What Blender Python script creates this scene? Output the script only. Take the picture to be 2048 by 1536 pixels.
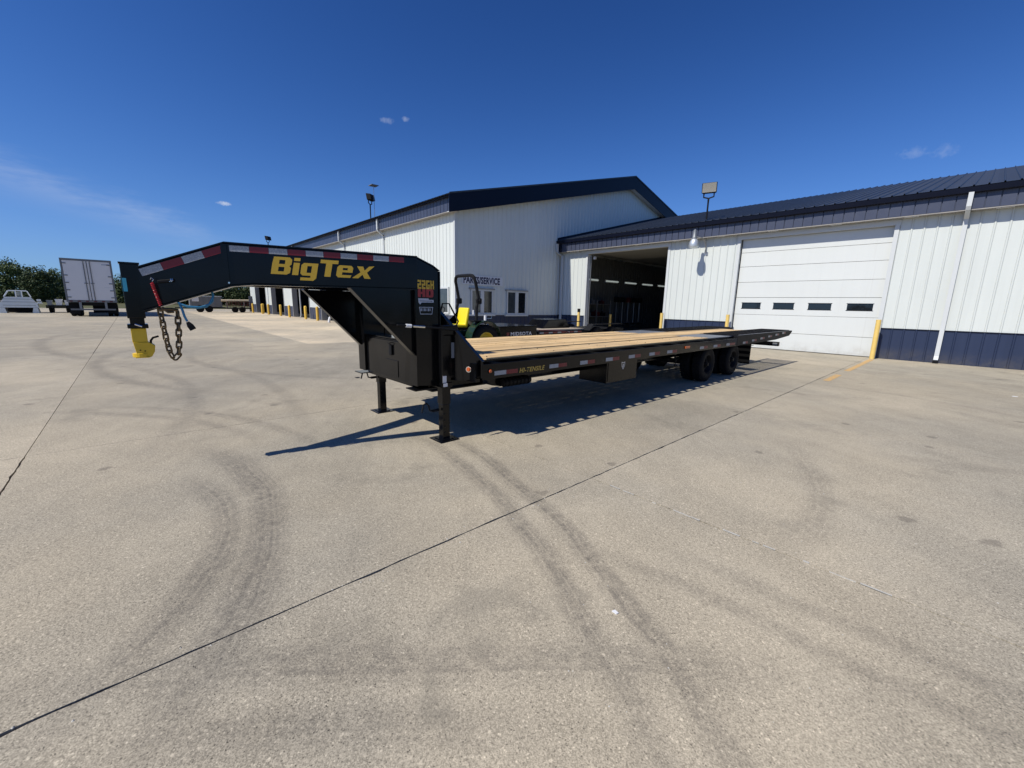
import bpy, bmesh, math, random
import numpy as np
from mathutils import Vector, Matrix

random.seed(7)
rng = np.random.default_rng(7)
for o in list(bpy.data.objects):
    bpy.data.objects.remove(o)
SC = bpy.context.scene
COL = SC.collection
PI = math.pi

# ------------------------------------------------------------------ camera
def cam_axes(yaw, pitch, roll):
    f = Vector((-math.sin(yaw) * math.cos(pitch), math.cos(yaw) * math.cos(pitch), -math.sin(pitch)))
    r = f.cross(Vector((0, 0, 1))).normalized()
    u = r.cross(f)
    return math.cos(roll) * r + math.sin(roll) * u, -math.sin(roll) * r + math.cos(roll) * u, f
cr, cu, cf = cam_axes(math.radians(47.42), math.radians(10.93), math.radians(1.2))
cam_d = bpy.data.cameras.new('camera')
cam = bpy.data.objects.new('camera', cam_d)
COL.objects.link(cam)
cam.matrix_world = Matrix(((cr.x, cu.x, -cf.x, 0), (cr.y, cu.y, -cf.y, 0), (cr.z, cu.z, -cf.z, 1.6), (0, 0, 0, 1)))
cam_d.sensor_fit = 'HORIZONTAL'
cam_d.sensor_width = 36
cam_d.lens = 36 * 818.5 / 2048
cam_d.clip_start = 0.05
cam_d.clip_end = 3000
SC.camera = cam

# ------------------------------------------------------------------ sky, sun, exposure
SUN = Vector((-0.10, -0.83, 1.0)).normalized()          # towards the sun
world = bpy.data.worlds.new('World')
SC.world = world
world.cycles.sampling_method = 'MANUAL'
world.cycles.sample_map_resolution = 256
world.use_nodes = True
WN, WL = world.node_tree.nodes, world.node_tree.links
WN.clear()
w_out = WN.new('ShaderNodeOutputWorld')
w_bg = WN.new('ShaderNodeBackground')
w_bg.inputs['Strength'].default_value = 0.1
sky = WN.new('ShaderNodeTexSky')
sky.sky_type = 'NISHITA'
sky.sun_disc = False
sky.sun_elevation = math.asin(SUN.z)
sky.sun_rotation = math.atan2(SUN.x, SUN.y)
sky.altitude = 200
sky.air_density = 1.0
sky.dust_density = 0.0
sky.ozone_density = 6.0
w_co = WN.new('ShaderNodeTexCoord')
def wm(op, a, b=None, c=None):
    n = WN.new('ShaderNodeMath'); n.operation = op
    for i, x in enumerate((a, b, c)):
        if x is None: continue
        if isinstance(x, (int, float)): n.inputs[i].default_value = x
        else: WL.new(x, n.inputs[i])
    return n.outputs[0]
def wv(op, a, b):
    n = WN.new('ShaderNodeVectorMath'); n.operation = op
    for i, x in enumerate((a, b)):
        if isinstance(x, (tuple, list, Vector)): n.inputs[i].default_value = tuple(x)
        else: WL.new(x, n.inputs[i])
    return n.outputs['Value'] if op in ('DOT_PRODUCT', 'LENGTH') else n.outputs['Vector']
def wsm(x, e0, e1):
    n = WN.new('ShaderNodeMapRange'); n.interpolation_type = 'SMOOTHSTEP'
    WL.new(x, n.inputs['Value'])
    n.inputs['From Min'].default_value = e0; n.inputs['From Max'].default_value = e1
    return n.outputs['Result']
w_dir = w_co.outputs['Generated']
# one colour grade for the whole dome (the camera's deep, saturated blue): a*x^p / (1 + b*x^p) per channel
w_sep = WN.new('ShaderNodeSeparateColor'); WL.new(sky.outputs[0], w_sep.inputs[0])
w_hsv = WN.new('ShaderNodeCombineColor')
for i_, (a_, b_, p_) in enumerate(((10.8, 36.0, 2.0), (7.1, 11.0, 1.8), (7.7, 5.3, 1.8))):
    xp = wm('POWER', wm('MULTIPLY', w_sep.outputs[i_], 0.0585), p_)
    WL.new(wm('DIVIDE', wm('MULTIPLY', xp, a_ * 10.0), wm('MULTIPLY_ADD', xp, b_, 1.0)), w_hsv.inputs[i_])
def wnoise(scale, detail, rough=0.6, off=(0, 0, 0), stretch=(1, 1, 1)):
    n = WN.new('ShaderNodeTexNoise')
    n.inputs['Scale'].default_value = scale; n.inputs['Detail'].default_value = detail
    n.inputs['Roughness'].default_value = rough
    WL.new(wv('MULTIPLY', wv('ADD', w_dir, off), stretch), n.inputs['Vector'])
    return n.outputs['Fac']
# small fair-weather clouds, fixed directions in the sky
cl_total = None
n_fine = wnoise(60, 3, 0.7)
for (d, rx, rz, amt) in (((-0.837, 0.417, 0.355), 0.022, 0.009, 0.20), ((-0.820, 0.447, 0.362), 0.015, 0.007, 0.30),
                         ((-0.973, 0.151, 0.176), 0.022, 0.007, 0.75), ((-0.100, 0.962, 0.256), 0.034, 0.016, 0.16), ((-0.062, 0.966, 0.252), 0.026, 0.018, 0.14)):
    d = Vector(d).normalized()
    t = Vector((-d.y, d.x, 0)).normalized()
    u = d.cross(t)
    a = wm('DIVIDE', wv('DOT_PRODUCT', w_dir, t), rx)
    b = wm('DIVIDE', wv('DOT_PRODUCT', wv('SUBTRACT', w_dir, d), u), rz)
    r2 = wm('ADD', wm('MULTIPLY', a, a), wm('MULTIPLY', b, b))
    facing = wm('GREATER_THAN', wv('DOT_PRODUCT', w_dir, d), 0.5)
    m = wm('SUBTRACT', wm('SUBTRACT', 1.25, r2), wm('MULTIPLY', n_fine, 1.6))
    m = wm('MULTIPLY', wm('MULTIPLY', wsm(m, 0.0, 0.7), amt), facing)
    cl_total = m if cl_total is None else wm('MAXIMUM', cl_total, m)
# thin cirrus streak
c1, c2 = Vector((-0.965, -0.20, 0.195)).normalized(), Vector((-0.986, 0.15, 0.098)).normalized()
cn = c1.cross(c2).normalized()
ct = (c2 - c1).normalized()
along = wv('DOT_PRODUCT', wv('SUBTRACT', w_dir, c1), ct)
n_st = wnoise(9, 4, 0.7, (3, 1, 2), (1, 1, 5))
across = wm('ABSOLUTE', wm('ADD', wv('DOT_PRODUCT', w_dir, cn), wm('MULTIPLY', wm('SUBTRACT', n_st, 0.5), 0.05)))
wid = wm('SUBTRACT', 0.055, wm('MULTIPLY', along, 0.055))
m = wm('SUBTRACT', 1.0, wm('DIVIDE', across, wid))
m = wm('MULTIPLY', wm('MULTIPLY', wsm(m, 0.0, 1.0), wsm(along, 0.40, 0.25)), wm('MULTIPLY', wm('ADD', wsm(n_st, 0.3, 0.75), 0.25), 0.17))
m = wm('MULTIPLY', m, wsm(along, -0.7, -0.1))
cl_total = wm('MAXIMUM', cl_total, m)
w_mix = WN.new('ShaderNodeMix'); w_mix.data_type = 'RGBA'
WL.new(cl_total, w_mix.inputs[0])
WL.new(w_hsv.outputs[0], w_mix.inputs[6])
w_mix.inputs[7].default_value = (6.3, 6.9, 8.2, 1)
WL.new(w_mix.outputs[2], w_bg.inputs['Color'])
WL.new(w_bg.outputs[0], w_out.inputs[0])

sun_d = bpy.data.lights.new('sun', 'SUN')
sun_d.energy = 4.7
sun_d.angle = math.radians(0.53)
sun_d.color = (1.0, 0.955, 0.865)
sun = bpy.data.objects.new('sun', sun_d)
COL.objects.link(sun)
sun.rotation_euler = SUN.to_track_quat('Z', 'Y').to_euler()
SC.view_settings.view_transform = 'Standard'
SC.view_settings.look = 'None'
SC.view_settings.exposure = 0.0
SC.view_settings.gamma = 1.0
SC.view_settings.use_curve_mapping = False
SC.cycles.max_bounces = 4
SC.cycles.diffuse_bounces = 1
SC.cycles.glossy_bounces = 2

# ------------------------------------------------------------------ materials
class NT:
    """tiny node-building helper on a material"""
    def __init__(s, name):
        s.m = bpy.data.materials.new(name); s.m.use_nodes = True
        s.n, s.l = s.m.node_tree.nodes, s.m.node_tree.links
        s.b = s.n['Principled BSDF']
        s._pos = None
    def pos(s):
        if s._pos is None: s._pos = s.n.new('ShaderNodeNewGeometry').outputs['Position']
        return s._pos
    def put(s, sock, x):
        if x is None: return
        if isinstance(x, bpy.types.NodeSocket): s.l.new(x, sock)
        elif isinstance(x, (int, float)): sock.default_value = x
        else: sock.default_value = tuple(x)
    def math(s, op, a, b=None, c=None, clamp=False):
        n = s.n.new('ShaderNodeMath'); n.operation = op; n.use_clamp = clamp
        for i, x in enumerate((a, b, c)): s.put(n.inputs[i], x)
        return n.outputs[0]
    def vec(s, op, a, b=None):
        n = s.n.new('ShaderNodeVectorMath'); n.operation = op
        s.put(n.inputs[0], a); s.put(n.inputs[1], b)
        return n.outputs['Value'] if op in ('LENGTH', 'DISTANCE', 'DOT_PRODUCT') else n.outputs['Vector']
    def smooth(s, x, e0, e1, t0=0.0, t1=1.0):
        n = s.n.new('ShaderNodeMapRange'); n.interpolation_type = 'SMOOTHSTEP'
        s.put(n.inputs['Value'], x)
        for k, v in zip(('From Min', 'From Max', 'To Min', 'To Max'), (e0, e1, t0, t1)): s.put(n.inputs[k], v)
        return n.outputs['Result']
    dim = '3D'
    def noise(s, scale, detail=3, rough=0.55, vec=None, dist=0.0):
        n = s.n.new('ShaderNodeTexNoise'); n.noise_dimensions = s.dim
        n.inputs['Scale'].default_value = scale; n.inputs['Detail'].default_value = detail
        n.inputs['Roughness'].default_value = rough; n.inputs['Distortion'].default_value = dist
        s.put(n.inputs['Vector'], vec if vec is not None else s.pos())
        return n.outputs['Fac']
    def voro(s, scale, vec=None):
        n = s.n.new('ShaderNodeTexVoronoi'); n.voronoi_dimensions = s.dim; n.inputs['Scale'].default_value = scale
        s.put(n.inputs['Vector'], vec if vec is not None else s.pos())
        return n
    def mix(s, f, a, b, mode='MIX'):
        n = s.n.new('ShaderNodeMix'); n.data_type = 'RGBA'; n.blend_type = mode
        s.put(n.inputs[0], f)
        for i, x in ((6, a), (7, b)):
            if not isinstance(x, bpy.types.NodeSocket) and len(x) == 3: x = (*x, 1)
            s.put(n.inputs[i], x)
        return n.outputs[2]
    def grey(s, v):
        n = s.n.new('ShaderNodeCombineColor')
        for i in range(3): s.put(n.inputs[i], v)
        return n.outputs[0]
    def rand(s):
        return s.n.new('ShaderNodeObjectInfo').outputs['Random']
    def bump(s, h, strength=0.3, dist=0.01):
        n = s.n.new('ShaderNodeBump'); n.inputs['Strength'].default_value = strength; n.inputs['Distance'].default_value = dist
        s.put(n.inputs['Height'], h); s.l.new(n.outputs[0], s.b.inputs['Normal'])
    def fin(s, col=None, rough=None, metal=None, spec=None, coat=None):
        if col is not None and not isinstance(col, bpy.types.NodeSocket) and len(col) == 3: col = (*col, 1)
        s.put(s.b.inputs['Base Color'], col); s.put(s.b.inputs['Roughness'], rough)
        s.put(s.b.inputs['Metallic'], metal); s.put(s.b.inputs['Specular IOR Level'], spec)
        s.put(s.b.inputs['Coat Weight'], coat)
        return s.m

def simple(name, col, rough=0.5, metal=0.0, var=0.12, vs=3.0, spec=0.5, coat=None, bump=0.0, bs=60, obj_var=0.0):
    t = NT(name)
    f = t.math('MULTIPLY_ADD', t.math('SUBTRACT', t.noise(vs, 4, 0.6), 0.5), var * 2, 1.0)
    if obj_var: f = t.math('MULTIPLY', f, t.math('MULTIPLY_ADD', t.math('SUBTRACT', t.rand(), 0.5), obj_var * 2, 1.0))
    c = t.mix(1.0, col, t.grey(f), 'MULTIPLY')
    r = t.math('MULTIPLY_ADD', t.math('SUBTRACT', t.noise(vs * 4, 3), 0.5), 0.16, rough)
    if bump: t.bump(t.noise(bs, 4, 0.6), bump, 0.004)
    return t.fin(c, r, metal, spec, coat)

M = {}
M['black'] = simple('black_paint', (0.0036, 0.0038, 0.0045), 0.17, var=0.2, vs=2, spec=0.27, bump=0.035, bs=14)
M['black_matt'] = simple('black_matt', (0.008, 0.008, 0.009), 0.6, var=0.25, spec=0.2)
M['rubber'] = simple('rubber', (0.010, 0.010, 0.011), 0.75, var=0.3, vs=12, spec=0.15, bump=0.2, bs=90)
M['flap'] = simple('mud_flap_rubber', (0.005, 0.005, 0.005), 0.8, var=0.2, spec=0.08)
M['steel'] = simple('galvanised_steel', (0.42, 0.43, 0.44), 0.38, 0.9, var=0.2, vs=20)
M['grey_plate'] = simple('painted_plate', (0.22, 0.235, 0.25), 0.45, 0.3, var=0.2, vs=9, bump=0.2, bs=120)
M['chrome'] = simple('bright_metal', (0.75, 0.75, 0.75), 0.15, 1.0, var=0.05)
M['chain'] = simple('rusty_chain', (0.13, 0.09, 0.045), 0.45, 0.6, var=0.4, vs=40)
M['yellow'] = simple('coupler_yellow', (0.72, 0.46, 0.012), 0.38, var=0.12, vs=14, coat=0.2)
M['bollard_yellow'] = simple('bollard_yellow', (0.70, 0.44, 0.06), 0.55, var=0.22, vs=6, obj_var=0.12)
M['pale_yellow'] = simple('faded_bollard_yellow', (0.78, 0.55, 0.16), 0.55, var=0.15, vs=6, obj_var=0.1)
M['gold'] = simple('gold_vinyl', (0.56, 0.36, 0.028), 0.45, var=0.05)
M['dull_gold'] = simple('dull_gold_vinyl', (0.50, 0.34, 0.06), 0.45, var=0.08)
M['red_vinyl'] = simple('red_vinyl', (0.30, 0.025, 0.025), 0.45, var=0.08)
M['tape_red'] = simple('tape_red', (0.17, 0.008, 0.014), 0.35, var=0.15, vs=60)
def tape_white():
    t = NT('tape_white')
    v = t.voro(110)
    c = t.mix(t.smooth(v.outputs['Distance'], 0.15, 0.55), (0.46, 0.48, 0.50), (0.28, 0.30, 0.32))
    return t.fin(c, 0.3)
M['tape_white'] = tape_white()
M['amber'] = simple('amber_lens', (0.55, 0.10, 0.015), 0.2, var=0.2, vs=60, coat=0.5)
M['aqua'] = simple('aqua_label', (0.06, 0.42, 0.55), 0.5, var=0.1)
M['cord_blue'] = simple('blue_cord', (0.03, 0.20, 0.36), 0.45, var=0.1)
M['spring_red'] = simple('red_coil', (0.45, 0.02, 0.03), 0.4, var=0.1)
M['silver_print'] = simple('silver_print', (0.42, 0.46, 0.52), 0.4, var=0.1)
M['white_label'] = simple('white_label', (0.75, 0.75, 0.75), 0.5, var=0.05)
def wall_mat(name, col, rough, dirt, streak=0.10, objv=0.02):
    t = NT(name)
    P = t.pos()
    st = t.noise(1.0, 4, 0.65, t.vec('MULTIPLY', P, (5.5, 5.5, 0.28)))
    bl = t.noise(0.55, 4, 0.6)
    f = t.math('MULTIPLY_ADD', t.math('SUBTRACT', st, 0.5), streak, t.math('MULTIPLY_ADD', t.math('SUBTRACT', bl, 0.5), 0.07, 1.0))
    f = t.math('MULTIPLY', f, t.math('MULTIPLY_ADD', t.math('SUBTRACT', t.rand(), 0.5), objv * 2, 1.0))
    c = t.mix(1.0, col, t.grey(f), 'MULTIPLY')
    sep = t.n.new('ShaderNodeSeparateXYZ'); t.l.new(P, sep.inputs[0])
    splash = t.math('MULTIPLY', t.smooth(sep.outputs[2], 0.5, 0.02), t.smooth(t.noise(2.4, 5, 0.7), 0.30, 0.75))
    c = t.mix(t.math('MULTIPLY', splash, 0.55), c, dirt)
    run = t.math('MULTIPLY', t.smooth(t.noise(1.0, 3, 0.7, t.vec('MULTIPLY', P, (9, 9, 0.16))), 0.60, 0.78), 0.16)
    c = t.mix(run, c, dirt)
    return t.fin(c, t.math('MULTIPLY_ADD', st, 0.2, rough - 0.1), 0.0, 0.4)
M['trim_white'] = simple('white_trim', (0.63, 0.65, 0.64), 0.45, var=0.05, vs=2)
M['wall_white'] = wall_mat('white_wall_panel', (0.665, 0.695, 0.655), 0.42, (0.36, 0.33, 0.28))
M['soffit'] = simple('soffit_metal', (0.36, 0.34, 0.31), 0.5, var=0.2, vs=3)
M['trim_grey'] = simple('grey_trim', (0.30, 0.305, 0.30), 0.55, var=0.1, vs=2)
M['navy'] = wall_mat('navy_panel', (0.025, 0.037, 0.078), 0.40, (0.13, 0.115, 0.095), 0.2, 0.05)
M['navy_dark'] = simple('navy_trim', (0.0035, 0.0055, 0.016), 0.4, var=0.12, vs=2, spec=0.2)
M['fascia'] = simple('navy_fascia_panel', (0.056, 0.066, 0.105), 0.42, var=0.08, vs=1.2, obj_var=0.05)
M['roof'] = simple('blue_grey_roof', (0.046, 0.052, 0.060), 0.42, var=0.15, vs=0.8, spec=0.4, obj_var=0.06)
M['door_white'] = wall_mat('white_door', (0.695, 0.715, 0.685), 0.45, (0.40, 0.37, 0.32), 0.05, 0.012)
M['glass'] = simple('dark_glass', (0.012, 0.015, 0.018), 0.06, var=0.1, spec=0.8)
M['glass_grey'] = simple('grey_glass', (0.06, 0.07, 0.075), 0.08, var=0.5, vs=4, spec=0.8)
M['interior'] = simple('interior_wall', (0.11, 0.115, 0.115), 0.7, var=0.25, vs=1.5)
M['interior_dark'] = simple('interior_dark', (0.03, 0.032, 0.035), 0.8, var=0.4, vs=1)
M['ceiling'] = simple('ceiling_liner', (0.22, 0.22, 0.21), 0.6, var=0.15, vs=1)
M['sign_navy'] = simple('sign_navy', (0.012, 0.012, 0.06), 0.4, var=0.05)
M['sign_white'] = simple('sign_white', (0.70, 0.72, 0.74), 0.5, var=0.05)
M['truck_white'] = simple('truck_white', (0.72, 0.72, 0.72), 0.4, var=0.05, vs=1.5)
M['alu'] = simple('aluminium', (0.62, 0.66, 0.68), 0.42, 0.55, var=0.1, vs=3)
M['green_paint'] = simple('tractor_green', (0.007, 0.026, 0.011), 0.35, var=0.15, coat=0.2)
M['seat_yellow'] = simple('seat_yellow', (0.85, 0.66, 0.015), 0.45, var=0.05)
M['rim_yellow'] = simple('rim_yellow', (0.60, 0.42, 0.03), 0.4, var=0.15, vs=10)
M['maroon'] = simple('maroon_paint', (0.10, 0.012, 0.014), 0.5, var=0.2)
M['dark_red'] = simple('dark_red', (0.16, 0.015, 0.015), 0.5, var=0.2)
M['cream'] = simple('cream_paint', (0.62, 0.52, 0.36), 0.55, var=0.1)
M['grey_paint'] = simple('grey_paint', (0.16, 0.17, 0.18), 0.5, var=0.15)
M['bark'] = simple('bark', (0.06, 0.05, 0.04), 0.9, var=0.4, vs=4)
M['road_yellow'] = None

def wood_mat(name, c1, c2, c3):
    t = NT(name)
    off = t.vec('ADD', t.vec('MULTIPLY', t.pos(), (1, 1, 1)), None)
    sc = t.n.new('ShaderNodeVectorMath'); sc.operation = 'SCALE'
    comb = t.n.new('ShaderNodeCombineXYZ')
    r = t.rand()
    t.put(comb.inputs[0], t.math('MULTIPLY', r, 40)); t.put(comb.inputs[1], t.math('MULTIPLY', r, 91)); t.put(comb.inputs[2], 0.0)
    p = t.vec('MULTIPLY', t.vec('ADD', t.pos(), comb.outputs[0]), (1, 0.07, 1))
    g = t.noise(28, 5, 0.6, p, 1.2)
    g2 = t.noise(110, 3, 0.6, p)
    c = t.mix(t.smooth(g, 0.36, 0.66), c1, c2)
    c = t.mix(t.math('MULTIPLY', t.smooth(g2, 0.52, 0.75), 0.45), c, c3)
    k = t.vec('MULTIPLY', t.vec('ADD', t.pos(), comb.outputs[0]), (1, 0.35, 1))
    kn = t.voro(3.2, k)
    c = t.mix(t.math('MULTIPLY', t.smooth(kn.outputs['Distance'], 0.075, 0.03), 0.75), c, (0.13, 0.065, 0.02))
    big = t.noise(1.1, 3)
    c = t.mix(1.0, c, t.grey(t.math('MULTIPLY_ADD', big, 0.35, t.math('MULTIPLY_ADD', r, 0.46, 0.60))), 'MULTIPLY')
    c = t.mix(t.math('MULTIPLY', t.smooth(t.noise(3.5, 4, 0.65, t.vec('MULTIPLY', t.pos(), (1, 0.25, 1))), 0.52, 0.72), 0.35), c, (0.30, 0.24, 0.17))
    t.bump(g2, 0.25, 0.003)
    return t.fin(c, 0.65)
M['wood'] = wood_mat('pine_plank', (0.74, 0.525, 0.27), (0.58, 0.385, 0.175), (0.36, 0.215, 0.09))
M['wood_old'] = wood_mat('grey_plank', (0.50, 0.42, 0.32), (0.42, 0.34, 0.25), (0.28, 0.22, 0.16))

def concrete(name, tint, marks=True):
    t = NT(name); t.dim = '2D'
    P = t.pos()
    flat = t.vec('MULTIPLY', P, (1, 1, 0))
    big = t.noise(0.22, 5, 0.6, flat)
    mid = t.noise(1.3, 5, 0.62, flat, 0.3)
    sand = t.noise(66, 4, 0.72, flat)
    v = t.voro(105, flat)          # exposed aggregate
    sep = t.n.new('ShaderNodeSeparateColor'); t.l.new(v.outputs['Color'], sep.inputs[0])
    rnd = sep.outputs[0]
    v2 = t.voro(230, flat)
    sep2 = t.n.new('ShaderNodeSeparateColor'); t.l.new(v2.outputs['Color'], sep2.inputs[0])
    v3 = t.voro(40, flat)
    sep3 = t.n.new('ShaderNodeSeparateColor'); t.l.new(v3.outputs['Color'], sep3.inputs[0])
    c = t.mix(t.smooth(big, 0.3, 0.7), tint, tuple(x * y for x, y in zip(tint, (1.10, 1.06, 1.0))))
    val = t.math('MULTIPLY_ADD', t.math('SUBTRACT', mid, 0.5), 0.40, 1.0)
    val = t.math('ADD', val, t.math('MULTIPLY', t.math('SUBTRACT', big, 0.5), 0.60))
    rot = t.n.new('ShaderNodeVectorRotate'); rot.rotation_type = 'Z_AXIS'; rot.inputs['Angle'].default_value = 0.62
    t.l.new(flat, rot.inputs['Vector'])
    sk = t.noise(1.0, 4, 0.65, t.vec('MULTIPLY', rot.outputs[0], (0.22, 3.4, 0)))
    val = t.math('ADD', val, t.math('MULTIPLY', t.math('SUBTRACT', sk, 0.5), 0.22))
    val = t.math('ADD', val, t.math('MULTIPLY', t.math('SUBTRACT', sand, 0.5), 1.0))
    val = t.math('ADD', val, t.math('MULTIPLY', t.math('SUBTRACT', sep2.outputs[0], 0.5), 0.62))
    val = t.math('ADD', val, t.math('MULTIPLY', t.smooth(rnd, 0.93, 0.97), t.math('MULTIPLY', t.smooth(v.outputs['Distance'], 0.5, 0.25), 0.55)))
    val = t.math('SUBTRACT', val, t.math('MULTIPLY', t.smooth(rnd, 0.09, 0.04), t.math('MULTIPLY', t.smooth(v.outputs['Distance'], 0.5, 0.2), 0.45)))
    pop = t.math('MULTIPLY', t.smooth(sep3.outputs[1], 0.965, 0.975), t.smooth(v3.outputs['Distance'], 0.36, 0.16))
    val = t.math('ADD', val, t.math('MULTIPLY', pop, 0.45))
    pit = t.math('MULTIPLY', t.smooth(sep3.outputs[2], 0.98, 0.99), t.smooth(v3.outputs['Distance'], 0.20, 0.08))
    val = t.math('SUBTRACT', val, t.math('MULTIPLY', pit, 0.35))
    obj = t.math('MULTIPLY_ADD', t.math('SUBTRACT', t.rand(), 0.5), 0.13, 1.0)
    val = t.math('MULTIPLY', val, obj)
    c = t.mix(1.0, c, t.grey(val), 'MULTIPLY')
    if marks:
        wob = t.math('MULTIPLY', t.math('SUBTRACT', t.noise(1.1, 2, 0.5, flat), 0.5), 0.10)
        rag = t.noise(14, 4, 0.75, flat)
        total = None
        arcs = [(-3.725, -1.781, 2.14, .085, -3.15, .20, 1.8, .66), (-4.036, -3.069, 3.72, .105, -3.35, .45, 2.6, .76),
                (-4.545, -4.904, 7.32, .062, -2.2, 2.0, 2.9, .68), (-4.545, -4.904, 7.60, .058, -2.0, 2.2, 2.9, .74),
                (-4.46, 3.52, 3.91, .10, -.75, 4.5, 1.9, .34), (9.02, -7.93, 13.62, .085, -1.45, .75, 2.1, .55),
                (1.72, -1.99, 3.93, .07, -1.4, .35, 1.0, .42), (-4.2, -4.2, 5.6, .07, -6.5, .7, 3.0, .45),
                (-4.2, -4.2, 5.25, .06, -7.3, .2, 2.6, .36), (-14, 8.6, 9.4, .11, -12.5, -.6, 6.0, .48),
                (-14, 8.6, 7.6, .09, -11.5, 1.3, 5.0, .40), (-9.0, -9.0, 9.6, .10, -9.5, .6, 5.0, .40),
                (-8.5, -12, 13.8, .09, -9.8, 1.7, 5.5, .36), (-22, 14, 16.5, .14, -20, -2, 8, .40),
                (-1.0, 9.0, 2.9, .09, 1.2, 7.2, 2.4, .32), (-1.4, 7.5, 3.6, .09, .9, 10.2, 3, .30),
                (0.4, -6.0, 8.3, .05, -.3, 2.3, 1.6, .36), (0.4, -6.0, 8.6, .05, .2, 2.6, 1.7, .32)]
        for ai, (cx, cy, r, w, wx, wy, wr, k) in enumerate(arcs):
            dd = t.vec('DISTANCE', flat, (cx, cy, 0))
            d = t.math('ADD', t.math('SUBTRACT', dd, r), wob)
            ring = t.smooth(t.math('ABSOLUTE', d), w * 2.0, w * 0.3)
            win = t.smooth(t.vec('DISTANCE', flat, (wx, wy, 0)), wr, wr * 0.35)
            a = t.math('MULTIPLY', t.math('MULTIPLY', ring, win), k)
            if ai < 8:
                n1 = t.n.new('ShaderNodeTexNoise'); n1.noise_dimensions = '1D'; n1.inputs['Scale'].default_value = 34; n1.inputs['Detail'].default_value = 2
                t.l.new(t.math('ADD', dd, wob), n1.inputs['W'])
                a = t.math('MULTIPLY', a, t.smooth(n1.outputs['Fac'], 0.25, 0.70, 0.6, 1.1))
            total = a if total is None else t.math('MAXIMUM', total, a)
        total = t.math('MULTIPLY', total, t.math('MULTIPLY_ADD', t.smooth(rag, 0.25, 0.75), 0.95, 0.35), clamp=True)
        c = t.mix(t.math('MULTIPLY', total, 0.66), c, (0.075, 0.068, 0.062))
        # oil spots and damp blotches
        st = t.math('MULTIPLY', t.smooth(t.noise(0.75, 4, 0.7, t.vec('ADD', flat, (13, 7, 0))), 0.60, 0.74), 0.40)
        c = t.mix(st, c, tuple(x * 0.55 for x in tint))
        sp = t.voro(2.3, t.vec('ADD', flat, t.vec('MULTIPLY', t.grey(t.noise(9, 3, 0.6, flat)), (0.12, 0.12, 0))))
        seps = t.n.new('ShaderNodeSeparateColor'); t.l.new(sp.outputs['Color'], seps.inputs[0])
        drop = t.math('MULTIPLY', t.smooth(sp.outputs['Distance'], 0.16, 0.08), t.math('GREATER_THAN', seps.outputs[0], 0.955))
        c = t.mix(t.math('MULTIPLY', drop, 0.45), c, (0.10, 0.085, 0.07))
    h = t.math('ADD', t.math('MULTIPLY', sand, 0.6), t.math('MULTIPLY', sep2.outputs[0], 0.4))
    t.bump(h, 0.35, 0.004)
    return t.fin(c, 0.85, spec=0.3)
M['concrete'] = concrete('yard_concrete', (0.346, 0.311, 0.244))
M['concrete_tan'] = concrete('tan_concrete', (0.50, 0.432, 0.325), marks=False)
M['dirt'] = simple('joint_dirt', (0.06, 0.052, 0.044), 0.9, var=0.4, vs=20)
M['sealant'] = simple('pale_sealant', (0.47, 0.45, 0.40), 0.8, var=0.45, vs=25)
def road_paint():
    t = NT('worn_yellow_paint')
    w = t.noise(16, 5, 0.7)
    c = t.mix(t.smooth(w, 0.48, 0.60), (0.62, 0.37, 0.11), (0.36, 0.29, 0.22))
    return t.fin(c, 0.8)
M['road_yellow'] = road_paint()
def grass():
    t = NT('rough_grass')
    f = t.noise(0.4, 6, 0.7)
    return t.fin(t.mix(f, (0.05, 0.07, 0.025), (0.16, 0.14, 0.08)), 0.9, spec=0.1)
M['grass'] = grass()
def leaf(name, a, b):
    t = NT(name)
    f = t.noise(0.9, 4, 0.7)
    c = t.mix(t.smooth(f, 0.3, 0.7), a, b)
    return t.fin(c, 0.6, spec=0.2)
M['leaf_a'] = leaf('leaf_green', (0.055, 0.085, 0.024), (0.115, 0.145, 0.045))
M['leaf_b'] = leaf('leaf_dark', (0.034, 0.056, 0.020), (0.075, 0.098, 0.034))
def emit(name, col, s):
    t = NT(name)
    t.put(t.b.inputs['Base Color'], (*col, 1)); t.put(t.b.inputs['Emission Color'], (*col, 1)); t.put(t.b.inputs['Emission Strength'], s)
    return t.m
M['tube_light'] = emit('fluorescent_tube', (0.85, 0.95, 0.90), 0.34)

# ------------------------------------------------------------------ mesh helpers
def org(o):
    while o is not None and o.parent is not None: o = o.parent
    return o.location if o is not None else Vector((0, 0, 0))
def tag(o, label=None, cat=None, group=None, kind=None):
    if label: o['label'] = label
    if cat: o['category'] = cat
    if group: o['group'] = group
    if kind: o['kind'] = kind
    return o
def thing(name, loc, label, cat, group=None):
    o = bpy.data.objects.new(name, None); COL.objects.link(o)
    o.location = loc; o.empty_display_size = 0.2
    return tag(o, label, cat, group)

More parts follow.
